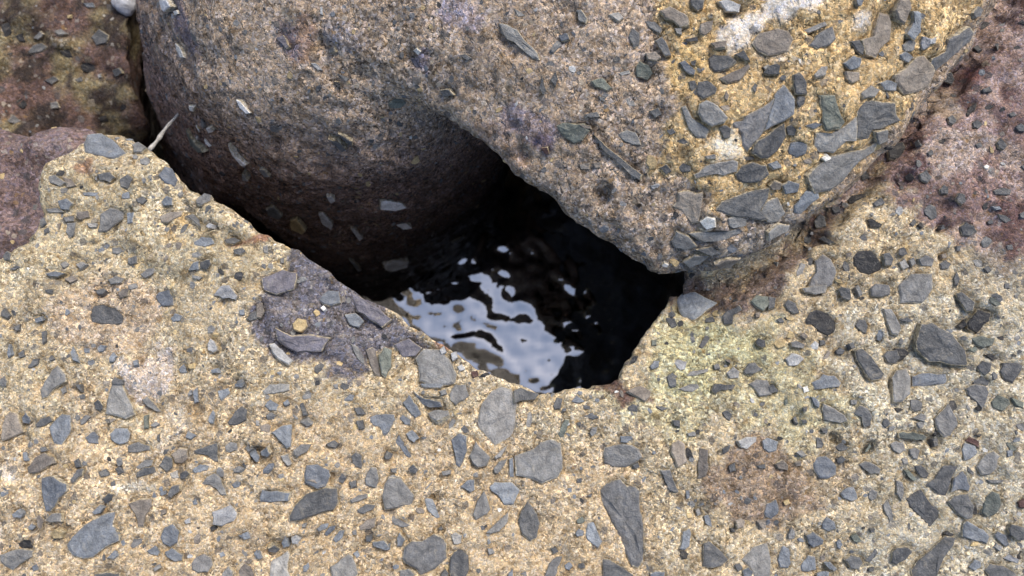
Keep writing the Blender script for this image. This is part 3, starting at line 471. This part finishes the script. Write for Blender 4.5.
# --- the leaning upper block: a blunt arm and the leg that stands in the water
B_EDGE = [(350,10),(400,66),(432,96),(470,129),(500,152),(530,172),(560,196),(600,231),(640,257),(665,269),(692,273),(730,268),(768,249),(800,224),(850,186),(885,151),(922,100),(957,56),(984,12),(1000,-30),(1020,-150),(1000,-330),(420,-360),(180,-260),(215,-60)]
LEG0, LEG1 = P(346, -62, 0), (-.212, .304)
def upper_block():
    h = .0032
    xs, ys, zs = grid(-.34, .46, .03, .62, -.66, .125, h)
    X, Y = np.meshgrid(xs, ys, indexing='ij')
    d2 = poly_sdf(X, Y, [P(a, b, .026) for a, b in B_EDGE])
    d2 = d2 + (plan_noise(X, Y, 38, 2) * .007 + plan_noise(X, Y, 120, 0) * .003).astype(np.float32)
    ze = .016 + .018 * sstep(.08, .20, X)
    ztop = ze + .058 * (1 - np.exp(np.minimum(d2, 0) / .075)) + plan_noise(X, Y, 9, 1) * .02
    ztop = ztop.astype(np.float32)
    at, ad = A_top(X, Y), poly_sdf(X, Y, A_POLY)
    Z = zs[None, None, :]
    lid = smax(d2[:, :, None] + .85 * np.maximum((ze[:, :, None] - .010) - Z, 0), Z - ztop[:, :, None], .008)
    lid = np.maximum(lid, -.24 - Z)
    F = np.empty(lid.shape, np.float32)
    for k, z in enumerate(zs):
        t = min(max((.02 - z) / .46, 0), 1.4)
        cx, cy = LEG0[0] + (LEG1[0] - LEG0[0]) * t, LEG0[1] + (LEG1[1] - LEG0[1]) * t
        r = .142 + .069 * t
        leg = (np.sqrt((X - cx) ** 2 + (Y - cy) ** 2) - r).astype(np.float32)
        leg = smax(leg, np.full_like(leg, z - .034), .13)
        f = smin(lid[:, :, k], leg, .032)
        f = np.maximum(f, -np.maximum(ad, z - at + .001))      # rests on the near block
        F[:, :, k] = np.maximum(f, -.645 - z)
    V, Q = surface_nets(F, (xs[0], ys[0], zs[0]), h)
    V = roughen(V, Q, 1, .9)
    N = vnormals(V, Q)
    W = V @ np.array([[.8, .5, .33], [-.6, .7, .4], [.1, -.4, .9]]) * np.array([1, .45, 1])
    pit = sstep(.64, .80, vnoise(W, 95, 2)) * .0030 + sstep(.66, .8, vnoise(W, 190, 1)) * .0018 + (fbm(V, 14, 3, 2) - .5) * .012
    return V - N * (pit * sstep(.03, -.03, V[:, 2]))[:, None], Q

def simple_block(pts, zref, ztop, slope, bottom, h, k, avoid=True):
    pl = [P(a, b, zref) for a, b in pts]
    x = [p[0] for p in pl]; y = [p[1] for p in pl]
    xs, ys, zs = grid(min(x) - .03, max(x) + .03, min(y) - .03, max(y) + .03, bottom, ztop + .12, h)
    X, Y = np.meshgrid(xs, ys, indexing='ij')
    d2 = poly_sdf(X, Y, pl) + plan_noise(X, Y, 20, k).astype(np.float32) * .016
    cx, cy = P(100, 130, zref)
    top = ztop + slope[0] * (X - cx) + slope[1] * (Y - cy) + plan_noise(X, Y, 16, k + 1) * .03
    Z = zs[None, None, :]
    F = smax(d2[:, :, None], Z - top[:, :, None].astype(np.float32), .03)
    if avoid:
        ad = poly_sdf(X, Y, A_POLY)[:, :, None] + .30 * np.maximum(-Z - .006, 0)
        F = np.maximum(F, .006 - np.maximum(ad, Z - .02))
        t = np.clip((.02 - Z) / .46, 0, 1.4)
        lx, ly = X[:, :, None] - (LEG0[0] + (LEG1[0] - LEG0[0]) * t), Y[:, :, None] - (LEG0[1] + (LEG1[1] - LEG0[1]) * t)
        F = np.maximum(F, (.152 + .073 * t - np.sqrt(lx * lx + ly * ly)).astype(np.float32))
    F = np.maximum(F, bottom + .012 - Z)
    V, Q = surface_nets(F, (xs[0], ys[0], zs[0]), h)
    return roughen(V, Q, k, 1.8), Q

def carve(V, N, lines, z, width, depth, k):
    "cracks: narrow grooves along surveyed lines"
    j = (np.stack([fbm(V, 160, k, 2), fbm(V, 160, k + 1, 2)], 1) - .5) * .006
    for ln in lines:
        pts = np.array([P(a, b2, z) for a, b2 in ln])
        d = np.full(len(V), 1e9)
        for a, b2 in zip(pts[:-1], pts[1:]):
            e = b2 - a; w = V[:, :2] + j - a
            t = np.clip((w @ e) / (e @ e), 0, 1)
            d = np.minimum(d, np.linalg.norm(w - t[:, None] * e, axis=1))
        V = V - N * (depth * sstep(width, width * .15, d) * (V[:, 2] > z - .05))[:, None].astype(np.float32)
    return V.astype(np.float32)
def sockets(V, N, sel, count, rng):
    "holes left where small stones have dropped out"
    for v in rng.choice(np.nonzero(sel)[0], count, replace=False):
        r = .0022 + abs(rng.normal(0, .0016))
        d = np.linalg.norm((V - V[v]) * (1, .6 + .6 * rng.random(), 1), axis=1)
        V = V - N * (r * .95 * sstep(r * 1.25, r * .5, d))[:, None]
    return V.astype(np.float32)
AV, AQ = near_block()
BV, BQ = upper_block()
_N = vnormals(AV, AQ)
AV = carve(AV, _N, [[(185,192),(186,206),(196,214),(203,223),(207,231)], [(214,228),(235,235),(257,249)], [(8,248),(22,243),(36,240)], [(130,211),(110,236),(92,243)],
                    [(264,300),(262,325),(272,345),(300,358),(336,360),(346,369),(372,377)], [(422,355),(402,366),(385,382)], [(692,322),(708,312),(722,303),(742,296)],
                    [(238,280),(262,286),(290,300)], [(790,255),(815,262),(838,258)], [(85,162),(90,178),(100,186)], [(560,470),(575,474)], [(270,556),(290,545),(312,537)]], 0.0, .0030, .0040, 0)
AV = carve(AV, _N, [[(694,296),(745,275),(790,247),(830,214),(870,178),(893,152),(925,110),(960,64),(990,16),(1010,-30)]], .008, .013, .013, 1)
AV = sockets(AV, _N, (_N[:, 2] > .7) & (np.abs(AV[:, 0]) < .36) & (AV[:, 1] > -.13) & (AV[:, 2] > -.02), 110, np.random.default_rng(3))
_N = vnormals(BV, BQ)
BV = carve(BV, _N, [[(708,66),(710,40),(722,26),(738,14),(756,9)], [(786,25),(800,32),(806,36)], [(500,24),(504,32),(514,42)], [(690,230),(720,232),(746,226),(749,216)], [(306,12),(310,40),(309,62),(312,85)]], .06, .0034, .0038, 1)
BV = sockets(BV, _N, (_N[:, 2] > .6) & (BV[:, 0] < .33) & (BV[:, 1] < .30) & (BV[:, 2] > 0), 60, np.random.default_rng(4))
CV, CQ = simple_block([(-420,-330),(120,-330),(150,-60),(166,20),(166,70),(150,108),(118,138),(60,170),(-420,200)], -.17, -.175, (-.10, .16), -.66, .0055, 2)
DV, DQ = simple_block([(-420,140),(-60,112),(20,121),(62,124),(92,140),(140,200),(150,300),(-420,420)], -.06, -.055, (-.02, .05), -.64, .0045, 3)

# ---- colours of the concrete, darker low down, contact shade painted in
A_ZONES = [
 ('p', [(-400,395),(120,400),(300,385),(520,420),(640,470),(660,900),(-400,900)], (.505,.395,.25), .75, .03),
 ('p', [(40,150),(200,170),(330,270),(200,300),(60,290),(-60,300),(0,250)], (.48,.415,.27), .6, .02),
 ('p', [(600,400),(700,300),(800,330),(900,420),(760,440),(640,420)], (.46,.43,.26), .7, .02),
 ('e', (700,345,75,34,10), (.41,.41,.23), .6, .5),
 ('p', [(850,300),(1100,280),(1300,600),(1200,900),(800,800),(840,500)], (.45,.42,.32), .8, .03),
 ('e', (150,368,34,18,-10), (.52,.46,.41), .8, .4),
 ('e', (90,335,70,30,0), (.47,.36,.26), .6, .5),
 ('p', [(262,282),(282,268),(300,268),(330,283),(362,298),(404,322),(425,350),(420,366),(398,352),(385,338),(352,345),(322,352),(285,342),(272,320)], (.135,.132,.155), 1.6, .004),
 ('e', (775,488,62,44,-20), (.25,.18,.13), .8, .4),
 ('e', (850,470,50,30,20), (.37,.31,.2), .6, .5),
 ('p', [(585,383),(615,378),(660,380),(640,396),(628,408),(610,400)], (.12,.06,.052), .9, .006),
 ('p', [(886,150),(935,85),(990,-20),(1010,-300),(1400,-300),(1300,260),(1010,262),(960,258),(905,232),(895,190)], (.205,.14,.132), 1.6, .012),
 ('e', (990,272,60,30,0), (.30,.28,.22), .7, .5),
 ('e', (955,175,34,16,-20), (.46,.38,.32), .75, .5), ('e', (938,124,26,14,20), (.42,.35,.27), .7, .5), ('e', (1010,65,26,14,60), (.42,.34,.32), .7, .5),
 ('e', (945,240,20,12,0), (.45,.35,.28), .7, .5), ('e', (1005,170,30,12,0), (.40,.33,.28), .7, .5), ('e', (965,88,14,12,0), (.25,.09,.085), .5, .5),
 ('p', [(690,262),(760,262),(800,222),(860,180),(890,150),(900,170),(850,215),(810,250),(790,290),(730,300),(690,300)], (.15,.11,.09), 1.5, .012),  # brown crevice, with contact shade under the upper block painted into it
 ('e', (0,470,10,34,0), (.66,.60,.5), .8, .5), ('e', (10,400,40,24,0), (.52,.45,.3), .6, .5),
 ('e', (268,236,30,5,33), (.28,.11,.07), .7, .5), ('e', (438,338,16,5,38), (.30,.12,.08), .7, .5), ('e', (100,155,14,8,0), (.24,.12,.08), .7, .5),
 ('e', (186,232,16,7,0), (.50,.36,.17), .7, .5), ('e', (125,488,12,9,0), (.62,.57,.45), .8, .4), ('e', (185,418,26,14,0), (.58,.50,.37), .7, .5),
]
B_ZONES = [
 ('p', [(652,20),(700,-60),(960,-80),(985,0),(920,100),(870,170),(800,215),(745,225),(700,190),(655,170),(690,110)], (.55,.405,.205), 1.1, .008),
 ('p', [(660,60),(690,40),(712,60),(705,85),(676,90)], (.60,.43,.19), .7, .008),
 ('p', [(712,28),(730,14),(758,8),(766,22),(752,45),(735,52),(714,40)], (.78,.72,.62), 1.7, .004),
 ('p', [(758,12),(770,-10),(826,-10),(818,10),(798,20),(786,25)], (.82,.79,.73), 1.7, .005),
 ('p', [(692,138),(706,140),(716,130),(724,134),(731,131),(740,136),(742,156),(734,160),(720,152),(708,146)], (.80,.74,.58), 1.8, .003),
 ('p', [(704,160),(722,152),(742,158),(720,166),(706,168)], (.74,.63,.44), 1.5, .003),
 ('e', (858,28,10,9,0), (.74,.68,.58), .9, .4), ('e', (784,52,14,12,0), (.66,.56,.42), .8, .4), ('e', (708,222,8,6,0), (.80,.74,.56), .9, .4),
 ('e', (467,18,20,18,30), (.26,.245,.31), .7, .4), ('e', (530,125,30,16,20), (.25,.21,.26), .6, .4), ('e', (545,142,14,10,40), (.12,.09,.12), .8, .4),
 ('e', (303,45,16,26,0), (.33,.20,.14), .6, .5), ('e', (290,40,10,24,-30), (.13,.12,.16), .7, .5), ('e', (505,150,36,14,38), (.36,.26,.20), .6, .5),
 ('e', (345,40,22,10,30), (.28,.275,.31), .5, .5), ('e', (420,60,12,12,0), (.22,.20,.27), .7, .5),
 ('p', [(660,262),(680,225),(740,235),(800,200),(830,200),(760,262),(690,276)], (.22,.205,.18), .8, .01),
 ('e', (185,25,9,40,-20), (.15,.13,.17), .8, .4),
]
ca = zones_colour(AV, (.475, .398, .262), A_ZONES, 0)
red = (ca[:, 0] < .27) & (AV[:, 0] > .18) & (AV[:, 1] > .02)
mw = (sstep(.50, .62, fbm(AV, 42, 2, 4, .6)) * .75 * red)[:, None]
ca = ca * (1 - mw) + np.array((.46, .36, .32)) * mw
mw = (sstep(.55, .64, fbm(AV, 70, 0, 4, .6)) * .7 * red)[:, None]
ca = ca * (1 - mw) + np.array((.10, .055, .052)) * mw
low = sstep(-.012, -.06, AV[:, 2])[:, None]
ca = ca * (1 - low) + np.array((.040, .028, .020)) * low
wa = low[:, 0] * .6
_bb = BVHTree.FromPolygons(BV.tolist(), BQ.tolist())
def on_b(px, py):
    h_ = _bb.ray_cast(Vector((0, 0, CAM_H)), cam_ray(px, py).normalized())
    return (h_[0].x, h_[0].y) if h_[0] is not None and h_[0].z > -.1 else P(px, py, .06)
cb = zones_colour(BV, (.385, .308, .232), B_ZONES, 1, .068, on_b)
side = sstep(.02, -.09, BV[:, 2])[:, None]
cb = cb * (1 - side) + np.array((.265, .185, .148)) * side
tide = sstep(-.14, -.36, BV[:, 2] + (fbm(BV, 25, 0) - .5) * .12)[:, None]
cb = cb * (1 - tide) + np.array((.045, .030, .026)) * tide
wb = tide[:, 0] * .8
def mottle(V, cols, k):
    a, b, c = [np.array(x, np.float32) for x in cols]
    m = sstep(.44, .58, fbm(V, 30, k, 4))[:, None]; m2 = sstep(.52, .62, fbm(V, 80, k + 1, 4))[:, None]
    x = a * (1 - m) + b * m
    return x * (1 - m2) + c * m2
cc = mottle(CV, ((.15, .10, .085), (.20, .17, .10), (.05, .038, .032)), 1)
cd = mottle(DV, ((.20, .15, .148), (.175, .13, .128), (.25, .20, .195)), 2)
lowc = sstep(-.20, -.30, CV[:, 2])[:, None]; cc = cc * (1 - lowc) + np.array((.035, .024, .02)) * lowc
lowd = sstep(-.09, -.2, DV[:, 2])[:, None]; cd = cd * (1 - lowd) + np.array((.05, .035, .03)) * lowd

BLOCKS = {
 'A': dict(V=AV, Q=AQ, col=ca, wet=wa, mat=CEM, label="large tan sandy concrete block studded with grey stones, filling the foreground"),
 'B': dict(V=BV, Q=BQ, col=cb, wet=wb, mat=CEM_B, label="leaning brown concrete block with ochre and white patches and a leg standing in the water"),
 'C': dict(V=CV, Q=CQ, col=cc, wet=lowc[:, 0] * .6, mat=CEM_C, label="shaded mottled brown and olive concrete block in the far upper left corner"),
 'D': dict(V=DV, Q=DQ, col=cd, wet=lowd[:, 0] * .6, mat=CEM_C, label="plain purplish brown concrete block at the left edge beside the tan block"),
}
for k, b in BLOCKS.items():
    Q = b['Q']
    T = np.concatenate([Q[:, [0, 1, 2]], Q[:, [0, 2, 3]]])
    # ray targets: only the upper, visible part is needed
    b['bvh'] = BVHTree.FromPolygons(b['V'].tolist(), Q.tolist(), all_triangles=False)

# ------------------------------------------------------------------ stones set in the concrete
def stone_mesh(name, loc2, rng, size, mats, proud):
    "faceted broken stone from its outline (local u,v); low at the rim, uneven on top"
    pts = list(loc2)
    out = []
    n = len(pts)
    for i in range(n):
        a, b = pts[i], pts[(i + 1) % n]
        L = math.hypot(b[0] - a[0], b[1] - a[1])
        m = max(1, min(4, int(round(L / (size * .36)))))
        for j in range(m):
            t = j / m
            jx, jy = rng.normal(0, size * .03, 2) if j else (0, 0)
            out.append((a[0] + (b[0] - a[0]) * t + jx, a[1] + (b[1] - a[1]) * t + jy))
    n = len(out)
    sx, sy = rng.normal(0, .045, 2)
    hz = proud
    V = []; F = []
    cx, cy = sum(p[0] for p in out) / n, sum(p[1] for p in out) / n
    def ring(s, f):
        for x, y in out:
            u, v = cx + (x - cx) * s, cy + (y - cy) * s
            V.append((u, v, f(u, v)))
    ring(1.02, lambda u, v: -.0050)
    ring(.97, lambda u, v: hz - .0007 + (u - cx) * sx + (v - cy) * sy + rng.normal(0, .00025))
    ring(.84, lambda u, v: hz + size * .004 + (u - cx) * sx + (v - cy) * sy + rng.normal(0, size * .010))
    if size > .012: ring(.48, lambda u, v: hz + size * .006 + (u - cx) * sx + (v - cy) * sy + rng.normal(0, size * .016))
    ox, oy = rng.normal(0, size * .12, 2)
    V.append((cx + ox, cy + oy, hz + size * .010 + ox * sx + oy * sy + rng.normal(0, size * .014)))
    R_ = 3 if size > .012 else 2
    for r in range(R_):
        for i in range(n):
            j = (i + 1) % n
            F.append((r * n + i, r * n + j, (r + 1) * n + j, (r + 1) * n + i))
    for i in range(n):
        F.append((R_ * n + i, R_ * n + (i + 1) % n, (R_ + 1) * n))
    return V, F
def rim_of(V, size):
    n = (len(V) - 1) // (4 if size > .012 else 3)
    return [1.0] * (2 * n) + [0.0] * (len(V) - 2 * n)

def parse():
    out = []
    for (ox, oy), s in STONES.items():
        for t in s.split(';'):
            t = t.strip(); key = ''
            if ':' in t: key, t = t.split(':')
            pts = [tuple(float(v) / 6 for v in p.split(',')) for p in t.split()]
            out.append((key, [(ox + x, oy + y) for x, y in pts]))
    return out

ORG = Vector((0, 0, CAM_H))
placed = {k: [] for k in BLOCKS}
rng = np.random.default_rng(5)
inside_mark = {k: np.zeros(len(b['V']), bool) for k, b in BLOCKS.items()}
OLDV = {k: b['V'].copy() for k, b in BLOCKS.items()}
for key, pts in parse():
    cx = sum(p[0] for p in pts) / len(pts); cy = sum(p[1] for p in pts) / len(pts)
    d = cam_ray(cx, cy).normalized()
    best = None
    for k, b in BLOCKS.items():
        hit = b['bvh'].ray_cast(ORG, d)
        if hit[0] is not None and (best is None or hit[3] < best[1][3]): best = (k, hit)
    if best is None: continue
    k, hit = best
    bvh = BLOCKS[k]['bvh']
    hits = []
    for p in pts + [(cx, cy)]:
        h = bvh.ray_cast(ORG, cam_ray(*p).normalized())
        hits.append(h if h[0] is not None and (h[0] - hit[0]).length < .12 else None)
    nrm = Vector((0, 0, 0))
    for h in hits:
        if h: nrm += h[1]
    # smooth normal: the plane through the outline, eased towards the surface normals
    nrm.normalize()
    W = [h[0] for h in hits[:-1] if h]
    if len(W) >= 4:
        c = sum(W, Vector()) / len(W)
        M = np.array([list(w - c) for w in W]); pl = Vector(np.linalg.svd(M)[2][2])
        if pl.dot(nrm) < 0: pl = -pl
        if pl.dot(nrm) > .6: nrm = (nrm * .5 + pl).normalized()
    c = sum(W, Vector()) / len(W) if len(W) >= 3 else hit[0]
    view = -d
    if nrm.dot(view) < .25: nrm = (nrm + view * .5).normalized()
    P3 = []
    for p in pts:
        r = cam_ray(*p).normalized()
        t = (c - ORG).dot(nrm) / r.dot(nrm)
        P3.append(ORG + r * t)
    # local frame: u along the longest extent
    best_l, ux = 0, None
    for i in range(len(P3)):
        for j in range(i):
            L = (P3[i] - P3[j]).length
            if L > best_l: best_l, ux = L, (P3[i] - P3[j]).normalized()
    uy = nrm.cross(ux).normalized(); ux = uy.cross(nrm).normalized()
    c = sum(P3, Vector()) / len(P3)
    loc2 = [((p - c).dot(ux), (p - c).dot(uy)) for p in P3]
    area = 0
    for i in range(len(loc2)):
        a, b2 = loc2[i - 1], loc2[i]; area += a[0] * b2[1] - b2[0] * a[1]
    if area < 0: loc2 = loc2[::-1]
    size = math.sqrt(abs(area) / 2)
    if size < .0012: continue
    if k == 'B': loc2 = [(x * 1.09, y * 1.09) for x, y in loc2]
    if key == '': key = rng.choice(['', 'l', 'n', 'b', 'd'], p=[.56, .12, .12, .12, .08])
    proud = float(np.clip(rng.normal(.0004, .0007), -.0010, .0018)) * (1.3 if size > .015 else 1)
    if key == 'k': proud -= .0012
    if k == 'B' and c.z < -.01: proud += .0022
    # seat the stone: the concrete sinks under it, with a fine gap round it
    b = BLOCKS[k]; V = b['V']
    rad = max(math.hypot(*p) for p in loc2) + .008
    sel = np.nonzero(((OLDV[k] - np.array(c)) ** 2).sum(1) < rad * rad * 1.3)[0]
    if len(sel):
        L = OLDV[k][sel] - np.array(c)
        U, W2, H = L @ np.array(ux), L @ np.array(uy), L @ np.array(nrm)
        sdist = poly_sdf(U, W2, loc2)
        inner = (sdist < 0) & (H < .02)
        inside_mark[k][sel[sdist < .001]] = True
        gap = abs(rng.normal(0, .0018)) if rng.random() < .8 else 0.0
        drop = np.where(inner, np.clip(H + .0045 - gap * .2, 0, .009) * sstep(.0002, -.0022, sdist), 0)
        ring = gap * sstep(.0042, .0, np.abs(sdist)) * (H < .02)
        dd = np.maximum(drop, ring)
        V[sel] -= dd[:, None] * np.array(nrm)
    placed[k].append((size, key, c, ux, uy, nrm, loc2, proud))

# ------------------------------------------------------------------ link blocks, stones and grit
for k, b in BLOCKS.items():
    me = make_mesh("concrete_block", b['V'], b['Q'])
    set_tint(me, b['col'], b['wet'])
    me.materials.append(b['mat'])
    o = bpy.data.objects.new("concrete_block", me)
    COL.objects.link(o)
    tag(o, b['label'], "concrete block", "concrete breakwater blocks")
    b['obj'] = o

def joined(name, parent, items):
    "many small pieces as one mesh; items = (V, F, key, matrix)"
    VV, FF, MI = [], [], []
    for V, F, key, M in items:
        base = len(VV)
        VV += [tuple(M @ Vector(v)) for v in V]
        FF += [tuple(base + i for i in f) for f in F]
        MI += [KEYS.index(key)] * len(F)
    me = bpy.data.meshes.new(name); me.from_pydata(VV, [], FF)
    for kk in KEYS: me.materials.append(MAT[kk])
    me.polygons.foreach_set("material_index", MI)
    me.update()
    o = bpy.data.objects.new(name, me); COL.objects.link(o); o.parent = parent
    tag(o, kind="stuff")
    return o

def frame(c, ux, uy, n):
    M = Matrix.Identity(4)
    for i in range(3): M[i][0], M[i][1], M[i][2], M[i][3] = ux[i], uy[i], n[i], c[i]
    return M

for k, b in BLOCKS.items():
    lst = sorted(placed[k], key=lambda s: -s[0])
    extra = []
    for i, (size, key, c, ux, uy, n, loc2, proud) in enumerate(lst):
        V, F = stone_mesh("stone", loc2, rng, size, MAT, proud)
        M = frame(c, ux, uy, n)
        if i < 300:
            me = bpy.data.meshes.new("stone"); me.from_pydata(V, [], F); me.materials.append(MAT[key]); me.update()
            me.attributes.new('rim', 'FLOAT', 'POINT').data.foreach_set('value', rim_of(V, size))
            o = bpy.data.objects.new("stone", me); COL.objects.link(o)
            o.parent = b['obj']; o.matrix_world = M
        else:
            extra.append((V, F, key, M))
    # grit: random small chips over the weathered faces, and stones beyond the surveyed area
    V0, Q0 = b['V'], b['Q']
    N0 = vnormals(V0, Q0)
    count = {'A': 1300, 'B': 1500, 'C': 350, 'D': 160}[k]
    ok = (N0[:, 2] > (.25 if k != 'B' else -.1)) & ~inside_mark[k] & (V0[:, 2] > {'A': -.02, 'B': -.3, 'C': -.3, 'D': -.12}[k])
    pool = np.nonzero(ok)[0]
    far = pool[(np.abs(V0[pool, 0]) > .365) | (V0[pool, 1] < -.145) | (V0[pool, 1] > .29)] if k in 'AB' else pool[:0]
    near = np.setdiff1d(pool, far)
    jobs = [(v, abs(rng.normal(.0, .0010)) + .0009, None) for v in rng.choice(near, min(count, len(near)), replace=False)]
    if len(far):
        jobs += [(v, abs(rng.normal(.0, .0075)) + .002, None) for v in rng.choice(far, min(1900 if k == 'A' else 450, len(far)), replace=False)]
    for v, r, _ in jobs:
        n = Vector(N0[v]); c = Vector(V0[v])
        ux = n.orthogonal().normalized()
        a = rng.random() * 6.28
        ux = (Matrix.Rotation(a, 3, n) @ ux); uy = n.cross(ux)
        m = int(rng.integers(5, 8)); asp = .45 + .5 * rng.random()
        if r < .003:
            ring = [(r * math.cos(t) * (.75 + .5 * rng.random()), r * asp * math.sin(t) * (.75 + .5 * rng.random())) for t in [6.283 * (i + .4 * rng.random()) / m for i in range(m)]]
            V = [(x * 1.05, y * 1.05, -.0016) for x, y in ring] + [(x * .85, y * .85, r * .12 + rng.normal(0, r * .06)) for x, y in ring]
            F = [(i, (i + 1) % m, m + (i + 1) % m, m + i) for i in range(m)] + [tuple(range(m, 2 * m))]
        else:
            ring = [(r * math.cos(t) * (.75 + .5 * rng.random()), r * asp * math.sin(t) * (.75 + .5 * rng.random())) for t in [6.283 * (i + .4 * rng.random()) / m for i in range(m)]]
            V, F = stone_mesh("stone", ring, rng, r * 1.3, MAT, .0005)
        u = rng.random()
        key = ('' if u < .3 else 'd' if u < .5 else 'b' if u < .64 else 'n' if u < .74 else 'w' if u < .755 else 't' if u < .88 else 'k' if u < .96 else 'p')
        extra.append((V, F, key, frame(c, ux, uy, n)))
    if extra: joined("grit", b['obj'], extra)

# ------------------------------------------------------------------ water, sea bed
def heightfield(name, x0, x1, y0, y1, h, fz, mat):
    xs = np.arange(x0, x1, h); ys = np.arange(y0, y1, h)
    X, Y = np.meshgrid(xs, ys, indexing='ij')
    Z = fz(X, Y)
    V = np.stack([X.ravel(), Y.ravel(), Z.ravel()], 1)
    nx, ny = X.shape
    i = np.arange(nx * ny).reshape(nx, ny)
    Q = np.stack([i[:-1, :-1].ravel(), i[1:, :-1].ravel(), i[1:, 1:].ravel(), i[:-1, 1:].ravel()], 1)
    me = make_mesh(name, V, Q); me.materials.append(mat)
    o = bpy.data.objects.new(name, me); COL.objects.link(o)
    return o, V
WATER_Z = -.44
b = NB("sea_water")
b.n.remove(b.b)
out = b.n["Material Output"]
gl = b.n.new("ShaderNodeBsdfGlossy"); gl.inputs["Roughness"].default_value = 0.0; gl.inputs["Color"].default_value = (1, 1, 1, 1)
tr = b.n.new("ShaderNodeBsdfTransparent"); tr.inputs["Color"].default_value = (.42, .40, .33, 1)
fr = b.n.new("ShaderNodeFresnel"); fr.inputs["IOR"].default_value = 6.0
mx = b.n.new("ShaderNodeMixShader")
b.l.new(fr.outputs[0], mx.inputs[0]); b.l.new(tr.outputs[0], mx.inputs[1]); b.l.new(gl.outputs[0], mx.inputs[2])
b.l.new(mx.outputs[0], out.inputs["Surface"])
WATER = b.m
def waves(X, Y):
    p = np.stack([X.ravel() * .8 + Y.ravel() * .5, Y.ravel() - .3 * X.ravel(), np.full(X.size, .1)], 1)
    return WATER_Z + ((fbm(p, 38, 1, 4, .5) - .5) * .0056).reshape(X.shape)
wat, _ = heightfield("water", -.62, .60, -.45, .66, .004, waves, WATER)
tag(wat, "dark sea water rippling in the gap between the blocks", None, None, "structure")

bedm = cement_material("weedy_sea_bed", 1.0, 160.0)
def bed(X, Y):
    p = np.stack([X.ravel(), Y.ravel(), np.full(X.size, .7)], 1)
    return (-.66 + (fbm(p, 9, 0, 4) - .5) * .16).reshape(X.shape)
sb, bv = heightfield("sea_bed", -.9, .9, -.8, .95, .01, bed, bedm)
set_tint(sb.data, mottle(bv.astype(np.float32), ((.07, .045, .025), (.06, .05, .025), (.03, .022, .015)), 0), np.zeros(len(bv)))
tag(sb, "dark brown stony sea bed under the water", None, None, "structure")

# ------------------------------------------------------------------ loose things
def pebble(name, px, py, z, rx, ry, rz, ang, mat, label, cat):
    import bmesh
    bm = bmesh.new(); bmesh.ops.create_icosphere(bm, subdivisions=3, radius=1)
    for v in bm.verts:
        p = np.array([list(v.co)]) * 1.1
        s = 1 + (float(vnoise(p + 5, 1.3, 1)[0]) - .5) * .5
        v.co = Vector((v.co.x * rx * s, v.co.y * ry * s, v.co.z * rz * s))
    me = bpy.data.meshes.new(name); bm.to_mesh(me); bm.free()
    me.materials.append(mat)
    for p in me.polygons: p.use_smooth = True
    o = bpy.data.objects.new(name, me); COL.objects.link(o)
    x, y = P(px, py, z); o.location = (x, y, z); o.rotation_euler = (0, 0, R(ang))
    return tag(o, label, cat)
def surf_z(px, py):
    d = cam_ray(px, py).normalized(); zs = []
    for b in BLOCKS.values():
        h = b['bvh'].ray_cast(ORG, d)
        if h[0] is not None: zs.append((h[3], h[0]))
    return min(zs)[1] if zs else None
pz = surf_z(122, 4)
pebble("pebble", 123, 3, pz.z + .004, .0125, .009, .008, -25, stone_material("smooth_white_pebble", (.62, .62, .63), .5),
       "smooth white pebble lying on the brown block at the top left", "pebble")

# thin pale stick wedged between the near block and the leg
def stick():
    a = Vector((*P(149, 150, -.065), -.065)); c = Vector((*P(182, 109, -.085), -.085))
    ax = (c - a); L = ax.length; ax.normalize()
    u = ax.orthogonal().normalized(); w = ax.cross(u)
    V, F = [], []
    m, n = 8, 14
    for i in range(n):
        t = i / (n - 1)
        p = a + ax * (L * t) + u * (.0005 * math.sin(t * 5)) + w * (.0004 * math.sin(t * 9))
        r = .0015 * (1 - .35 * t) * (1 + .18 * math.sin(t * 23) + .3 * math.exp(-((t - .3) / .03) ** 2))
        for j in range(m):
            g = 6.283 * j / m
            V.append(p + (u * math.cos(g) + w * math.sin(g)) * r)
    for i in range(n - 1):
        for j in range(m):
            F.append((i * m + j, i * m + (j + 1) % m, (i + 1) * m + (j + 1) % m, (i + 1) * m + j))
    F += [tuple(range(m))[::-1], tuple(range((n - 1) * m, n * m))]
    me = bpy.data.meshes.new("stick"); me.from_pydata([tuple(v) for v in V], [], F)
    for p in me.polygons: p.use_smooth = True
    me.materials.append(stone_material("bleached_wood", (.42, .41, .39), .6)); me.update()
    o = bpy.data.objects.new("stick", me); COL.objects.link(o)
    tag(o, "thin pale stick wedged in the dark gap behind the tip of the tan block", "stick")
stick()
print("TRIS", sum(len(o.data.loop_triangles) or sum(p.loop_total - 2 for p in o.data.polygons) if o.type == 'MESH' and len(o.data.polygons) < 5000 else (len(o.data.polygons) * 2 if o.type == 'MESH' else 0) for o in COL.objects), {k: len(v) for k, v in placed.items()})
